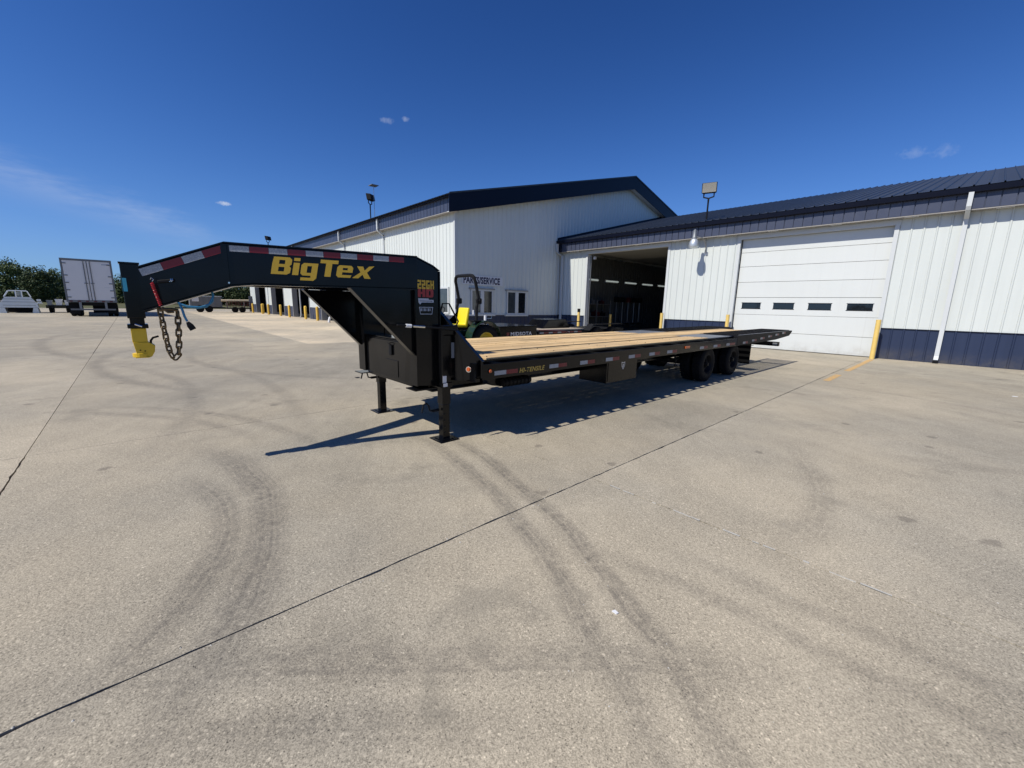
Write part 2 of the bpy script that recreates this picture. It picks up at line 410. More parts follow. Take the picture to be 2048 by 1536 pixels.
class MB:
    def __init__(s): s.v, s.f = [], []
    def add(s, vs, fs):
        b = len(s.v); s.v += [Vector(p) for p in vs]; s.f += [tuple(i + b for i in q) for q in fs]; return s
    def box(s, x0, x1, y0, y1, z0, z1):
        return s.add([(x0, y0, z0), (x1, y0, z0), (x1, y1, z0), (x0, y1, z0), (x0, y0, z1), (x1, y0, z1), (x1, y1, z1), (x0, y1, z1)],
                     [(0, 3, 2, 1), (4, 5, 6, 7), (0, 1, 5, 4), (1, 2, 6, 5), (2, 3, 7, 6), (3, 0, 4, 7)])
    def hexa(s, a, b):           # two quads (lists of 4 points) joined
        return s.add(list(a) + list(b), [(0, 3, 2, 1), (4, 5, 6, 7), (0, 1, 5, 4), (1, 2, 6, 5), (2, 3, 7, 6), (3, 0, 4, 7)])
    def prism(s, poly, vec):
        n = len(poly); vec = Vector(vec); P = [Vector(p) for p in poly]
        return s.add(P + [p + vec for p in P], [tuple(range(n))[::-1], tuple(range(n, 2 * n))] + [(i, (i + 1) % n, n + (i + 1) % n, n + i) for i in range(n)])
    def tube(s, pts, r, n=8, closed=False):
        pts = [Vector(p) for p in pts]; m = len(pts)
        rs = r if isinstance(r, (list, tuple)) else [r] * m
        T = []
        for i in range(m):
            a = pts[(i - 1) % m] if (closed or i > 0) else pts[0]
            b = pts[(i + 1) % m] if (closed or i < m - 1) else pts[-1]
            T.append((b - a).normalized())
        up = Vector((0, 0, 1)) if abs(T[0].z) < 0.9 else Vector((1, 0, 0))
        N = (up - T[0] * up.dot(T[0])).normalized()
        base = len(s.v)
        for i in range(m):
            N = (N - T[i] * N.dot(T[i])).normalized()
            B = T[i].cross(N)
            for k in range(n):
                a = 2 * PI * k / n
                s.v.append(pts[i] + (N * math.cos(a) + B * math.sin(a)) * rs[i])
        for i in range(m if closed else m - 1):
            j = (i + 1) % m
            for k in range(n):
                l = (k + 1) % n
                s.f.append((base + i * n + k, base + i * n + l, base + j * n + l, base + j * n + k))
        if not closed:
            s.f.append(tuple(base + k for k in range(n))[::-1]); s.f.append(tuple(base + (m - 1) * n + k for k in range(n)))
        return s
    def cyl(s, p0, p1, r, n=14, r2=None):
        return s.tube([p0, p1], [r, r if r2 is None else r2], n)
    def lathe(s, prof, c, axis='x', n=32, closed=True):      # prof: (axial, radius) loop
        c = Vector(c); m = len(prof); base = len(s.v)
        for k in range(n):
            a = 2 * PI * k / n
            for (t, r) in prof:
                if axis == 'x': p = Vector((t, r * math.cos(a), r * math.sin(a)))
                elif axis == 'y': p = Vector((r * math.cos(a), t, r * math.sin(a)))
                else: p = Vector((r * math.cos(a), r * math.sin(a), t))
                s.v.append(c + p)
        for k in range(n):
            l = (k + 1) % n
            for i in range(m if closed else m - 1):
                j = (i + 1) % m
                s.f.append((base + k * m + i, base + k * m + j, base + l * m + j, base + l * m + i))
        return s
    def mesh(s, name, o):
        me = bpy.data.meshes.new(name)
        me.from_pydata([tuple(p - o) for p in s.v], [], s.f)
        bm = bmesh.new(); bm.from_mesh(me)
        bmesh.ops.recalc_face_normals(bm, faces=bm.faces)
        bm.to_mesh(me); bm.free()
        return me
    def build(s, name, mat, parent=None, origin=None, smooth=False, bevel=0.0, recalc=True):
        o0 = org(parent) if parent is not None else Vector(origin or (0, 0, 0))
        me = s.mesh(name, Vector(o0))
        o = bpy.data.objects.new(name, me); COL.objects.link(o)
        me.materials.append(M[mat] if isinstance(mat, str) else mat)
        if parent is not None: o.parent = parent
        else: o.location = o0
        if smooth: smoothen(me)
        if bevel:
            b = o.modifiers.new('bevel', 'BEVEL'); b.width = bevel; b.segments = 2; b.limit_method = 'ANGLE'; b.angle_limit = math.radians(40)
        return o
def smoothen(me, ang=40):
    me.shade_smooth()
    me.set_sharp_from_angle(angle=math.radians(ang))
def inst(me, name, parent, loc):
    o = bpy.data.objects.new(name, me); COL.objects.link(o)
    o.parent = parent; o.location = Vector(loc) - org(parent) if parent is not None else Vector(loc)
    return o

def glyph_mesh(polys_list, name, mat, parent, place, depth=0.002):
    """flat lettering: list of 2D outlines (holes by even-odd), place(u, v) -> world point, pushed out by depth"""
    cu_ = bpy.data.curves.new('outline', 'CURVE'); cu_.dimensions = '2D'; cu_.fill_mode = 'BOTH'
    for poly in polys_list:
        sp = cu_.splines.new('POLY'); sp.points.add(len(poly) - 1); sp.use_cyclic_u = True
        for p, q in zip(sp.points, poly): p.co = (q[0], q[1], 0, 1)
    return curve_to_mesh(cu_, name, mat, parent, place)
def text_mesh(txt, size, name, mat, parent, place, shear=0.0, bold=0.0, xs=1.0, spacing=1.0):
    cu_ = bpy.data.curves.new('outline', 'FONT'); cu_.body = txt; cu_.size = size; cu_.shear = shear; cu_.offset = bold
    cu_.space_character = spacing; cu_.resolution_u = 3
    return curve_to_mesh(cu_, name, mat, parent, lambda u, v: place(u * xs, v))
def curve_to_mesh(cu_, name, mat, parent, place):
    tmp = bpy.data.objects.new('tmp', cu_); COL.objects.link(tmp)
    dg = bpy.context.evaluated_depsgraph_get()
    me = bpy.data.meshes.new_from_object(tmp.evaluated_get(dg))
    bpy.data.objects.remove(tmp); bpy.data.curves.remove(cu_)
    o0 = org(parent)
    for v in me.vertices: v.co = Vector(place(v.co.x, v.co.y)) - o0
    me.name = name
    o = bpy.data.objects.new(name, me); COL.objects.link(o); o.parent = parent
    me.materials.clear(); me.materials.append(M[mat])
    return o

PITCH = 0.3048
def sheet_piece(name, mat, parent, P0, U, V, N, u0, u1, v0, v1, rh=0.024, rb=0.062, rt=0.026, pitch=PITCH):
    """one ribbed steel sheet: ribs at multiples of pitch along U"""
    P0, U, V, N = Vector(P0), Vector(U), Vector(V), Vector(N)
    f0 = v0 if callable(v0) else (lambda u: v0)
    f1 = v1 if callable(v1) else (lambda u: v1)
    pts = [(u0, 0.0)]
    k = math.ceil((u0 - pitch) / pitch)
    while k * pitch < u1 + pitch:
        c = (k + 0.5) * pitch
        for du, h in ((-rb / 2, 0), (-rt / 2, rh), (rt / 2, rh), (rb / 2, 0)):
            if u0 + 1e-4 < c + du < u1 - 1e-4: pts.append((c + du, h))
        k += 1
    pts.append((u1, 0.0))
    b = MB()
    n = len(pts)
    b.v = [P0 + U * u + V * f0(u) + N * h for u, h in pts] + [P0 + U * u + V * f1(u) + N * h for u, h in pts]
    b.f = [(i, i + 1, n + i + 1, n + i) for i in range(n - 1)]
    me = bpy.data.meshes.new(name)
    o0 = org(parent)
    me.from_pydata([tuple(p - o0) for p in b.v], [], b.f)
    if len(me.polygons) and me.polygons[0].normal.dot(N) < 0:
        me.flip_normals()
    me.materials.append(M[mat])
    o = bpy.data.objects.new(name, me); COL.objects.link(o); o.parent = parent
    return o
def sheet(name, mat, parent, P0, U, V, N, u0, u1, v0, v1, width=3 * PITCH, **kw):
    k = math.floor(u0 / width + 1e-6)
    while k * width < u1 - 1e-4:
        a, c = max(u0, k * width), min(u1, (k + 1) * width)
        if c - a > 0.01: sheet_piece(name, mat, parent, P0, U, V, N, a, c, v0, v1, **kw)
        k += 1

# ================================================================== THE GROUND
g = MB().box(-900, 500, -500, 900, -1.0, -0.05).build('ground', 'grass', origin=(0, 0, 0)); tag(g, kind='structure')
yard = MB().box(-80, 16, -60, 40, -0.4, -0.014).build('yard', 'dirt', origin=(0, 0, 0)); tag(yard, kind='structure')
def slab(x0, x1, y0, y1, mat, gaps=(0.004, 0.004, 0.004, 0.004), jit=0.0, step=0.10):
    gl, gr, gb, gt = gaps
    x0 += gl; x1 -= gr; y0 += gb; y1 -= gt
    pts = []
    def edge(a, c):
        a, c = Vector(a), Vector(c); L = (c - a).length
        n = max(1, int(L / step)) if jit else 1
        nrm = Vector((-(c - a).y, (c - a).x, 0)) / L
        for i in range(n):
            p = a + (c - a) * (i / n)
            if i and jit:
                k = random.gauss(0, jit)
                if random.random() < 0.06: k += jit * 3.2        # a chipped edge
                p = p + nrm * abs(k)
            pts.append(p)
    edge((x0, y0, 0), (x1, y0, 0)); edge((x1, y0, 0), (x1, y1, 0)); edge((x1, y1, 0), (x0, y1, 0)); edge((x0, y1, 0), (x0, y0, 0))
    b = MB().prism([(p.x, p.y, -0.03) for p in pts], (0, 0, 0.03))
    b.build('concrete_slab', mat, yard)
XS = [-2.17 + 4.0 * k for k in range(-3, 4)]            # -14.17 ... 9.83
YS = [-12.97, -8.97, -4.97, -0.97, 3.04, 7.05, 11.05, 15.05, 19.43]
cols = [(-16.52, -14.17)] + list(zip(XS[:-1], XS[1:]))
for (a, c) in cols:
    for (y0, y1) in zip(YS[:-1], YS[1:]):
        near = -8 < a < 4 and -5 < y0 < 14
        gl = 0.0035 if abs(a + 2.17) < 0.1 else 0.0012
        gr = 0.0035 if abs(c + 2.17) < 0.1 else 0.0025
        gb = 0.0035 if abs(y0 + 0.97) < 0.1 else 0.0012
        gt = 0.0035 if abs(y1 + 0.97) < 0.1 else 0.0012
        if a > -2.3 and abs(y0 - 3.04) < .1: gb = 0.0028
        if a > -2.3 and abs(y1 - 3.04) < .1: gt = 0.0028
        slab(a, c, y0, y1, 'concrete', (gl, gr, gb, gt), 0.0030 if near else 0.0, 0.07)
for k in range(12):
    c = -16.52 - 4.0 * k; a = c - 4.0
    for (y0, y1) in ((-12.97, -8.97), (-8.97, -4.97), (-4.97, -0.97), (-0.97, 3.04), (3.04, 4.75)):
        slab(a, c, y0, y1, 'concrete', (0.003, 0.003, 0.007 if abs(y0 + .97) < .1 else 0.0025, 0.007 if abs(y1 + .97) < .1 else 0.0025))
    for (y0, y1) in ((4.75, 8.2), (8.2, 11.80)):
        slab(a, c, y0, y1, 'concrete_tan', (0.005,) * 4)
slab(-80, 16, -60, -12.97, 'concrete')
slab(-80, -64.52, -12.97, 30, 'concrete')
slab(-17.1, -16.53, 11.82, 19.43, 'concrete')
slab(9.84, 16, -12.97, 30, 'concrete')
slab(-64.5, -17.12, 11.82, 40, 'concrete')
slab(-17.1, 9.8, 19.47, 40, 'concrete')
# pale broken sealant in the cross joint
b = MB()
x = -2.0
while x < 6:
    L = random.uniform(0.02, 0.16)
    if random.random() < 0.72:
        w0, w1 = random.uniform(0.002, 0.009), random.uniform(0.002, 0.009)
        j = random.gauss(0, 0.004)
        b.prism([(x, 3.04 - w0 + j, 0.0), (x + L, 3.04 - w1 + j, 0.0), (x + L, 3.04 + w0 + j, 0.0), (x, 3.04 + w1 + j, 0.0)], (0, 0, 0.004))
    x += L + random.uniform(0, 0.2)
b.build('joint_sealant', 'sealant', yard)
# worn yellow line running out from the door bollard, in two stretches
for (y0, y1) in ((14.4, 18.75), (11.9, 13.3)):
    b = MB().box(-2.06, -1.93, y0, y1, 0.0, 0.004); b.build('painted_line', 'road_yellow', yard)
# little bits of litter and stones
for i, (x, y, s, m) in enumerate([(-1.02, 1.72, 0.016, 'white_label'), (0.55, 3.9, 0.018, 'white_label'), (1.0, 4.2, 0.02, 'black_matt'),
                                  (0.9, 12.9, 0.04, 'white_label'), (-8.6, 3.4, 0.07, 'black_matt')]):
    b = MB().prism([(x - s, y - s * .5, 0.0005), (x + s * .8, y - s * .6, 0.0005), (x + s, y + s * .4, 0.0005), (x - s * .6, y + s * .7, 0.0005)], (0, 0, 0.006))
    o = b.build('litter_scrap', m, origin=(x, y, 0))
    tag(o, ['small white scrap on the concrete near the bottom centre', 'pale scrap beside the faint cross joint at right', 'dark leaf scrap on the concrete at far right',
            'white scrap on the concrete below the downspout', 'dark twig on the concrete left of the trailer jacks'][i], 'litter', 'scraps lying on the yard')

# loose grit scattered on the yard
b = MB()
for k in range(420):
    d = random.uniform(1.1, 9.0); a = random.uniform(math.radians(95), math.radians(178)) - math.radians(42)
    x, y = d * math.cos(a), d * math.sin(a)
    if random.random() < .3: x, y = -2.17 + random.gauss(0, .05), random.uniform(-.9, 12)
    r = random.uniform(.0015, .0045) * (1 + .12 * d)
    ph = random.uniform(0, 6)
    ring_ = [(x + r * random.uniform(.7, 1.2) * math.cos(ph + q), y + r * random.uniform(.6, 1.1) * math.sin(ph + q), .0003) for q in (0, 1.3, 2.5, 3.8, 5.1)]
    top = (x, y, r * .8)
    n0 = len(b.v); b.add(ring_ + [top], [(0, 1, 5), (1, 2, 5), (2, 3, 5), (3, 4, 5), (4, 0, 5), (4, 3, 2, 1, 0)])
o = b.build('loose_grit', 'sealant', origin=(0, 0, 0)); tag(o, 'scattered pale grit lying on the concrete yard', 'grit', kind='stuff')

# ================================================================== MAIN BUILDING
BX0, BX1 = -64.5, -17.10          # length
BY0, RIDGE = 11.80, 26.4
EAVE = 5.95
def gz(y): return 6.62 - 0.253 * abs(RIDGE - 26.4 + 0) + 0 if False else 10.36 - 0.253 * abs(y - RIDGE)   # roof top surface over the gable
bld = thing('main_building', (-40, 20, 0), 'large white ribbed steel building with navy roof trim and a gable end', 'building')
X, Yv, Z = Vector((1, 0, 0)), Vector((0, 1, 0)), Vector((0, 0, 1))
# left (sunlit) wall: pillars between open bays, wall above
BAYS = [(-61.5, -56.1), (-53.36, -48.35), (-45.1, -39.98), (-36.76, -31.7)]
BAYTOP = 4.3
solid = [(BX0, BAYS[0][0])] + [(BAYS[i][1], BAYS[i + 1][0]) for i in range(3)] + [(BAYS[3][1], BX1)]
for (a, c) in solid:
    sheet('wainscot_panel', 'fascia', bld, (0, BY0, 0), X, Z, -Yv, a, c, 0.0, 1.03)
    sheet('wall_panel', 'wall_white', bld, (0, BY0, 0), X, Z, -Yv, a, c, 1.05, BAYTOP if False else EAVE)
    MB().box(a, c, BY0 - 0.03, BY0 - 0.001, 1.03, 1.055).build('wainscot_trim', 'trim_white', bld)
for (a, c) in BAYS:
    sheet('wall_panel', 'wall_white', bld, (0, BY0, 0), X, Z, -Yv, a, c, BAYTOP, EAVE)
    MB().box(a - 0.10, a + 0.004, BY0 - 0.035, BY0 + 0.42, 0.0, BAYTOP + 0.1).build('door_jamb', 'trim_grey', bld)
    MB().box(c - 0.004, c + 0.10, BY0 - 0.035, BY0 + 0.42, 0.0, BAYTOP + 0.1).build('door_jamb', 'trim_grey', bld)
    MB().box(a + 0.004, c - 0.004, BY0 - 0.033, BY0 + 0.42, BAYTOP, BAYTOP + 0.1).build('door_header', 'trim_grey', bld)
# bay interiors: inner wall added and surfaces coloured dark so the bays look shaded
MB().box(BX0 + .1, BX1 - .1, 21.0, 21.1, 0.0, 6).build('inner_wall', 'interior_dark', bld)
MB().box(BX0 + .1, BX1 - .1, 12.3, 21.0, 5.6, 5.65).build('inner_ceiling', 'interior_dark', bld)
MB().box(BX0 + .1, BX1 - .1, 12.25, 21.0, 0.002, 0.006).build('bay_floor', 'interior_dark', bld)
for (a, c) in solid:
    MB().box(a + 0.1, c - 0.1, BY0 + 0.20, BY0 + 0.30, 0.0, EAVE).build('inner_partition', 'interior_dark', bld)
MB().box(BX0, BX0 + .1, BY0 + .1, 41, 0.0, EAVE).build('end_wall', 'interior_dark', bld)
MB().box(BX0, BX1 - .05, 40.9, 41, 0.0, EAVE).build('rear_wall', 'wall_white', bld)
# gable wall
def gtop(y): return gz(y) - 0.62
for (y0, y1) in ((BY0, 41.0),):
    sheet('wainscot_panel', 'navy', bld, (BX1, 0, 0), Yv, Z, X, y0, 19.43, 0.0, 1.05)
    sheet('wall_panel', 'wall_white', bld, (BX1, 0, 0), Yv, Z, X, y0, y1, 1.07, gtop)
MB().box(BX1 + 0.001, BX1 + 0.035, BY0 - 0.01, 19.4, 1.05, 1.085).build('wainscot_trim', 'trim_white', bld)
MB().box(BX1 - 0.06, BX1 + 0.032, BY0 - 0.036, BY0 + 0.06, 0, EAVE + .05).build('corner_trim', 'trim_white', bld)
# roof: two slopes of ribbed sheets
SL = Vector((0, 1, 0.253))
RN = Vector((0, -0.253, 1)).normalized()
sheet('roof_panel', 'roof', bld, (0, 11.22, gz(11.22)), X, SL, RN, BX0 - .3, -16.70, 0.0, RIDGE - 11.22, rh=0.035)
sheet('roof_panel', 'roof', bld, (0, 41.6, gz(41.6)), X, Vector((0, -1, 0.253)), Vector((0, 0.253, 1)).normalized(), BX0 - .3, -16.70, 0.0, 41.6 - RIDGE, rh=0.035)
MB().prism([(BX0 - .3, RIDGE - .25, gz(RIDGE - .25) + .04), (BX0 - .3, RIDGE, gz(RIDGE) + .05), (BX0 - .3, RIDGE + .25, gz(RIDGE + .25) + .04)], (-BX0 + .3 - 16.66, 0, 0)).build('ridge_cap', 'navy_dark', bld)
# eave: fascia, gutter, soffit
FY = 11.47
sheet('fascia_panel', 'fascia', bld, (0, FY, 0), X, Z, -Yv, BX0 - .3, -16.72, 5.86, 6.46, rh=-0.035, rb=0.030, rt=0.024)
b = MB()
for pr in ([(FY - .14, 6.46), (FY - .14, 6.60), (FY - .11, 6.60), (FY - .11, 6.49), (FY - .02, 6.49), (FY - .02, 6.60), (FY + .0, 6.60), (FY + .0, 6.46)],):
    b.prism([(BX0 - .3, y, z) for y, z in pr], (-BX0 + .3 - 16.74, 0, 0))
b.build('gutter', 'navy_dark', bld)
MB().box(BX0 - .3, -16.72, FY + .002, BY0 - .03, 5.83, 5.858).build('soffit', 'soffit', bld)
# gable fascia (rake) both sides, soffit behind
for (ya, yb) in ((11.2, RIDGE), (RIDGE, 41.6)):
    za, zb = gz(ya) + .035, gz(yb) + .035
    MB().prism([(-16.70, ya, za - .83), (-16.70, yb, zb - .83), (-16.70, yb, zb), (-16.70, ya, za)], (0.03, 0, 0)).build('rake_fascia', 'navy_dark', bld)
    MB().prism([(-17.06, ya + .14 if ya < 20 else ya, za - .80 + (.035 if ya < 20 else 0)), (-17.06, yb, zb - .80), (-16.71, yb, zb - .80), (-16.71, ya + .14 if ya < 20 else ya, za - .80 + (.035 if ya < 20 else 0))], (0, 0, .03)).build('rake_soffit', 'trim_white', bld)
    MB().prism([(-16.66, ya, za - .04), (-16.66, yb, zb - .04), (-16.66, yb, zb + .03), (-16.66, ya, za + .03)], (0.02, 0, 0)).build('rake_trim', 'roof', bld)
# downspouts on the long wall
def spout(parent, x, ytop, ywall, ztop, zelbow, zbot, mat='trim_white', w=0.055, axis='y'):
    b = MB()
    pts = [(x, ytop, ztop), (x, ytop, zelbow + 0.08), (x, ytop + 0.04, zelbow), (x, ywall - 0.06, zelbow - (ywall - ytop) * 0.55), (x, ywall - 0.05, zelbow - (ywall - ytop) * 0.55 - 0.12), (x, ywall - 0.05, zbot + 0.12), (x, ywall - 0.16, zbot)]
    # rectangular section swept by hand
    for p, q in zip(pts[:-1], pts[1:]):
        p, q = Vector(p), Vector(q); d = (q - p).normalized()
        n = Vector((0, d.z, -d.y)); n = n.normalized()
        h = w * 0.72
        p = p - d * 0.012; q = q + d * 0.012
        b.hexa([p + X * w + n * h, p - X * w + n * h, p - X * w - n * h, p + X * w - n * h],
               [q + X * w + n * h, q - X * w + n * h, q - X * w - n * h, q + X * w - n * h])
    return b.build('downspout', mat, parent)
for x in (-24.6, -30.9, -42.5, -54.8):
    spout(bld, x, FY - .09, BY0, 6.45, 5.80, 0.05)
# windows on the gable wall and one near the corner on the long wall
def window(parent, y0, y1, z0, z1, two=True):
    fr = MB()
    xw, xp = BX1 + 0.0, BX1 + 0.075
    t = 0.075
    fr.box(xw, xp, y0, y1, z0, z0 + t).box(xw, xp, y0, y1, z1 - t, z1).box(xw, xp, y0, y0 + t, z0 + t, z1 - t).box(xw, xp, y1 - t, y1, z0 + t, z1 - t)
    ym = (y0 + y1) / 2
    fr.box(xw, xp + .01, ym - .11, ym + .11, z0 + t, z1 - t)
    w = fr.build('window', 'trim_white', parent)
    MB().box(xw + .03, xw + .045, y0 + t, ym - .11, z0 + t, z1 - t).build('pane', 'glass_grey', w)
    MB().box(xw + .03, xw + .045, ym + .11, y1 - t, z0 + t, z1 - t).build('pane', 'glass', w)
    MB().box(xw, xp + .06, y0 - .12, y1 + .12, z0 - .09, z0 - .002).build('sill', 'trim_white', w)
    MB().box(xw, xp + .03, y0 - .10, y1 + .10, z1 + .002, z1 + .07).build('lintel_trim', 'trim_grey', w)
window(bld, 12.72, 14.16, 1.10, 2.35)
window(bld, 15.15, 16.62, 1.08, 2.35)
fr = MB().box(-18.95, -17.6, BY0 - .07, BY0, 1.1, 2.42)
w = fr.build('window', 'trim_white', bld)
MB().box(-18.87, -17.68, BY0 - .08, BY0 - .072, 1.18, 2.34).build('pane', 'glass_grey', w)
# small wall vent hood
b = MB().box(-27.5, -26.9, BY0 - .30, BY0 - .02, 4.45, 4.80); b.prism([(-27.5, BY0 - .45, 4.45), (-27.5, BY0 - .3, 4.45), (-27.5, BY0 - .3, 4.80)], (.6, 0, 0))
b.build('vent_hood', 'alu', bld)

# lettering on the gable wall
sgn = thing('lettering_sign', (BX1, 13.5, 2.6), 'dark blue PARTS/SERVICE lettering on white board above the window', 'sign')
MB().box(BX1 + .024, BX1 + .034, 12.20, 14.84, 2.57, 3.03).build('sign_board', 'sign_white', sgn)
def on_gable(off): return lambda u, v: (BX1 + off, 12.26 + u, 2.645 + v)
text_mesh('PARTS/SERVICE', 0.45, 'letters', 'sign_navy', sgn, on_gable(.037), bold=0.020, xs=0.745, spacing=1.06)

# ================================================================== SERVICE WING
WY = 19.45
wing = thing('service_wing', (-4, 26, 0), 'low white ribbed steel wing with navy fascia and two overhead door openings', 'building')
WX0, WX1 = -17.06, 10.0
OPEN = (-15.0, -10.2); DOOR = (-6.95, -2.10); DT = 4.52
def wwall(a, c):
    sheet('wainscot_panel', 'navy', wing, (0, WY, 0), X, Z, -Yv, a, c, 0.0, 1.05)
    MB().box(a, c, WY - 0.028, WY - 0.001, 1.05, 1.075).build('wainscot_trim', 'navy_dark', wing)
    sheet('wall_panel', 'wall_white', wing, (0, WY, 0), X, Z, -Yv, a, c, 1.075, 4.86)
wwall(WX0, OPEN[0] - .12); wwall(OPEN[1] + .12, DOOR[0] - .12); wwall(DOOR[1] + .12, WX1)
for (a, c) in (OPEN, DOOR):
    MB().box(a - .12, a, WY - .03, WY + .22, 0, DT + .0).build('door_jamb', 'trim_white', wing)
    MB().box(c, c + .12, WY - .03, WY + .22, 0, DT + .0).build('door_jamb', 'trim_white', wing)
    MB().box(a - .14, c + .14, WY - .032, WY + .22, DT, DT + .17).build('door_header', 'trim_white', wing)
    MB().box(a - .14, c + .14, WY - .02, WY - .0, DT + .172, 4.86).build('header_panel', 'wall_white', wing)
# closed overhead door: seven sections, windows in the third
zs = [0.015, 0.70, 1.41, 2.12, 2.76, 3.40, 3.98, DT]
od = tag(bpy.data.objects.new('overhead_door', None)); COL.objects.link(od); od.parent = wing
od.location = (0, 0, 0)
DYc = WY + .14
for i in range(7):
    z0, z1 = zs[i] + .006, zs[i + 1] - .006
    if i != 2:
        MB().box(DOOR[0] + .03, DOOR[1] - .004, DYc, DYc + .05, z0, z1).build('door_section', 'door_white', od, bevel=0.006)
    else:
        b = MB(); wz0, wz1 = 1.665, 1.895
        wins = [(-6.66, -5.93), (-5.46, -4.73), (-4.25, -3.52), (-3.05, -2.31)]
        b.box(DOOR[0] + .03, DOOR[1] - .004, DYc, DYc + .05, z0, wz0).box(DOOR[0] + .03, DOOR[1] - .004, DYc, DYc + .05, wz1, z1)
        e = [DOOR[0] + .03] + [q for w_ in wins for q in w_] + [DOOR[1] - .004]
        for a, c in zip(e[::2], e[1::2]): b.box(a, c, DYc, DYc + .05, wz0, wz1)
        b.build('door_section', 'door_white', od)
        for a, c in wins:
            MB().box(a, c, DYc + .02, DYc + .03, wz0, wz1).build('door_window', 'glass', od)
            f = MB().box(a - .02, c + .02, DYc - .008, DYc - .001, wz1, wz1 + .02).box(a - .02, c + .02, DYc - .008, DYc - .001, wz0 - .02, wz0)
            f.build('window_frame', 'black_matt', od)
MB().box(DOOR[0], DOOR[0] + .028, DYc - .02, DYc + .03, 0, DT).build('door_seal', 'black_matt', wing)
MB().box(DOOR[0], DOOR[1], DYc + .005, DYc + .045, 0, .014).build('door_seal', 'black_matt', wing)
# fascia, gutter, soffit with vents
WF = 19.13
sheet('fascia_panel', 'fascia', wing, (0, WF, 0), X, Z, -Yv, WX0 + .35, WX1, 4.742, 5.19, rh=-0.035, rb=0.030, rt=0.024)
b = MB(); b.prism([(WX0 + .02, y, z) for y, z in [(WF - .13, 5.21), (WF - .15, 5.36), (WF - .12, 5.36), (WF - .10, 5.23), (WF - .0, 5.23), (WF - .0, 5.19), (WF - .11, 5.19)]], (WX1 - WX0, 0, 0))
b.build('gutter', 'navy_dark', wing)
MB().box(WX0 + .04, WX0 + .345, WF - .03, WF + .0, 4.72, 5.19).build('fascia_end', 'navy_dark', wing)
MB().box(WX0 + .05, WX1, WF + .002, WY - .03, 4.71, 4.735).build('soffit', 'soffit', wing)
for k in range(12):
    x = -15.9 + 2.0 * k
    MB().box(x, x + .35, WF + .06, WF + .2, 4.702, 4.708).build('soffit_vent', 'white_label', wing)
# roof of the wing
WR = 31.2
SW = Vector((0, 1, 0.25)); SN = Vector((0, -0.25, 1)).normalized()
sheet('roof_panel', 'roof', wing, (0, WF - .08, 5.39), X, SW, SN, WX0, WX1 + .3, 0.0, WR - WF + .08, rh=0.04, rb=0.05, rt=0.02)
sheet('roof_panel', 'roof', wing, (0, 43.4, 5.36), X, Vector((0, -1, .25)), Vector((0, .25, 1)).normalized(), WX0, WX1 + .3, 0.0, 43.4 - WR, rh=0.04)
MB().box(WX0 - .0, WX0 + .06, WF, WR, 5.0, 5.04).build('flashing', 'navy_dark', wing)
b = MB(); b.prism([(WX0 + .0, WF, 5.40), (WX0 + .0, WR, 5.40 + .25 * (WR - WF)), (WX0 + .0, WR, 5.56 + .25 * (WR - WF)), (WX0 + .0, WF, 5.56)], (.03, 0, 0)); b.build('flashing', 'navy_dark', wing)
# downspouts of the wing
spout(wing, -0.47, WF - .10, WY, 5.20, 4.74, 0.10)
spout(wing, 2.6, WF - .10, WY, 5.20, 4.74, 0.10)
b = MB().box(-17.02, -16.92, WF - .16, WF - .05, 4.72, 5.2); b.hexa([(-17.02, WF - .16, 4.73), (-16.92, WF - .16, 4.73), (-16.92, WF - .05, 4.73), (-17.02, WF - .05, 4.73)], [(-16.86, WF + .16, 4.48), (-16.76, WF + .16, 4.48), (-16.76, WF + .27, 4.48), (-16.86, WF + .27, 4.48)])
b.box(-16.86, -16.76, WF + .16, WF + .27, 0.05, 4.49); b.build('downspout', 'trim_white', wing)
MB().box(-0.535, -0.405, WY - .22, WY - .04, 0.0, .09).build('drain_boot', 'black_matt', wing)
# interior of the open bay
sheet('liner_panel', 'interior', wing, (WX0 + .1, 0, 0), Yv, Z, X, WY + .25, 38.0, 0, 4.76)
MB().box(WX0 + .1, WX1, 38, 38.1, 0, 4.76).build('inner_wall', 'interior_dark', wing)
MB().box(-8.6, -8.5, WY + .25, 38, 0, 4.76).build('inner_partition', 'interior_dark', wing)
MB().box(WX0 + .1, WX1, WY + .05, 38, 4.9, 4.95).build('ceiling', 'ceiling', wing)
MB().box(WX1 - .05, WX1, WY, 43, 0, 5.4).build('end_wall', 'wall_white', wing)
MB().box(OPEN[0] + .1, OPEN[1] - .1, WY + .5, WY + 4.4, 4.60, 4.64).build('raised_door', 'ceiling', wing)
for sx in (OPEN[0] + .05, OPEN[1] - .05):
    MB().box(sx - .03, sx + .03, WY + .23, WY + .28, 0, 4.5).build('door_track', 'steel', wing)
MB().box(-14.85, -14.72, WY + .3, WY + .42, 4.25, 4.4).build('sensor_box', 'white_label', wing)
for k in range(6):
    y = 21.6 + 2.35 * k
    t = thing('strip_light', (-16.9, y, 3.3), ['fluorescent strip light nearest the open bay door on the inner wall', 'second fluorescent strip light along the inner wall of the open bay', 'third fluorescent strip light along the inner wall of the open bay',
              'fourth fluorescent strip light deep inside the open bay', 'fifth fluorescent strip light deep inside the open bay', 'farthest fluorescent strip light inside the open bay'][k], 'light', 'strip lights in the open bay')
    MB().box(-16.94, -16.88, y, y + 1.5, 3.24, 3.42).build('housing', 'white_label', t)
    MB().cyl((-16.85, y + .03, 3.33), (-16.85, y + 1.47, 3.33), .035, 10).build('tube', 'tube_light', t)
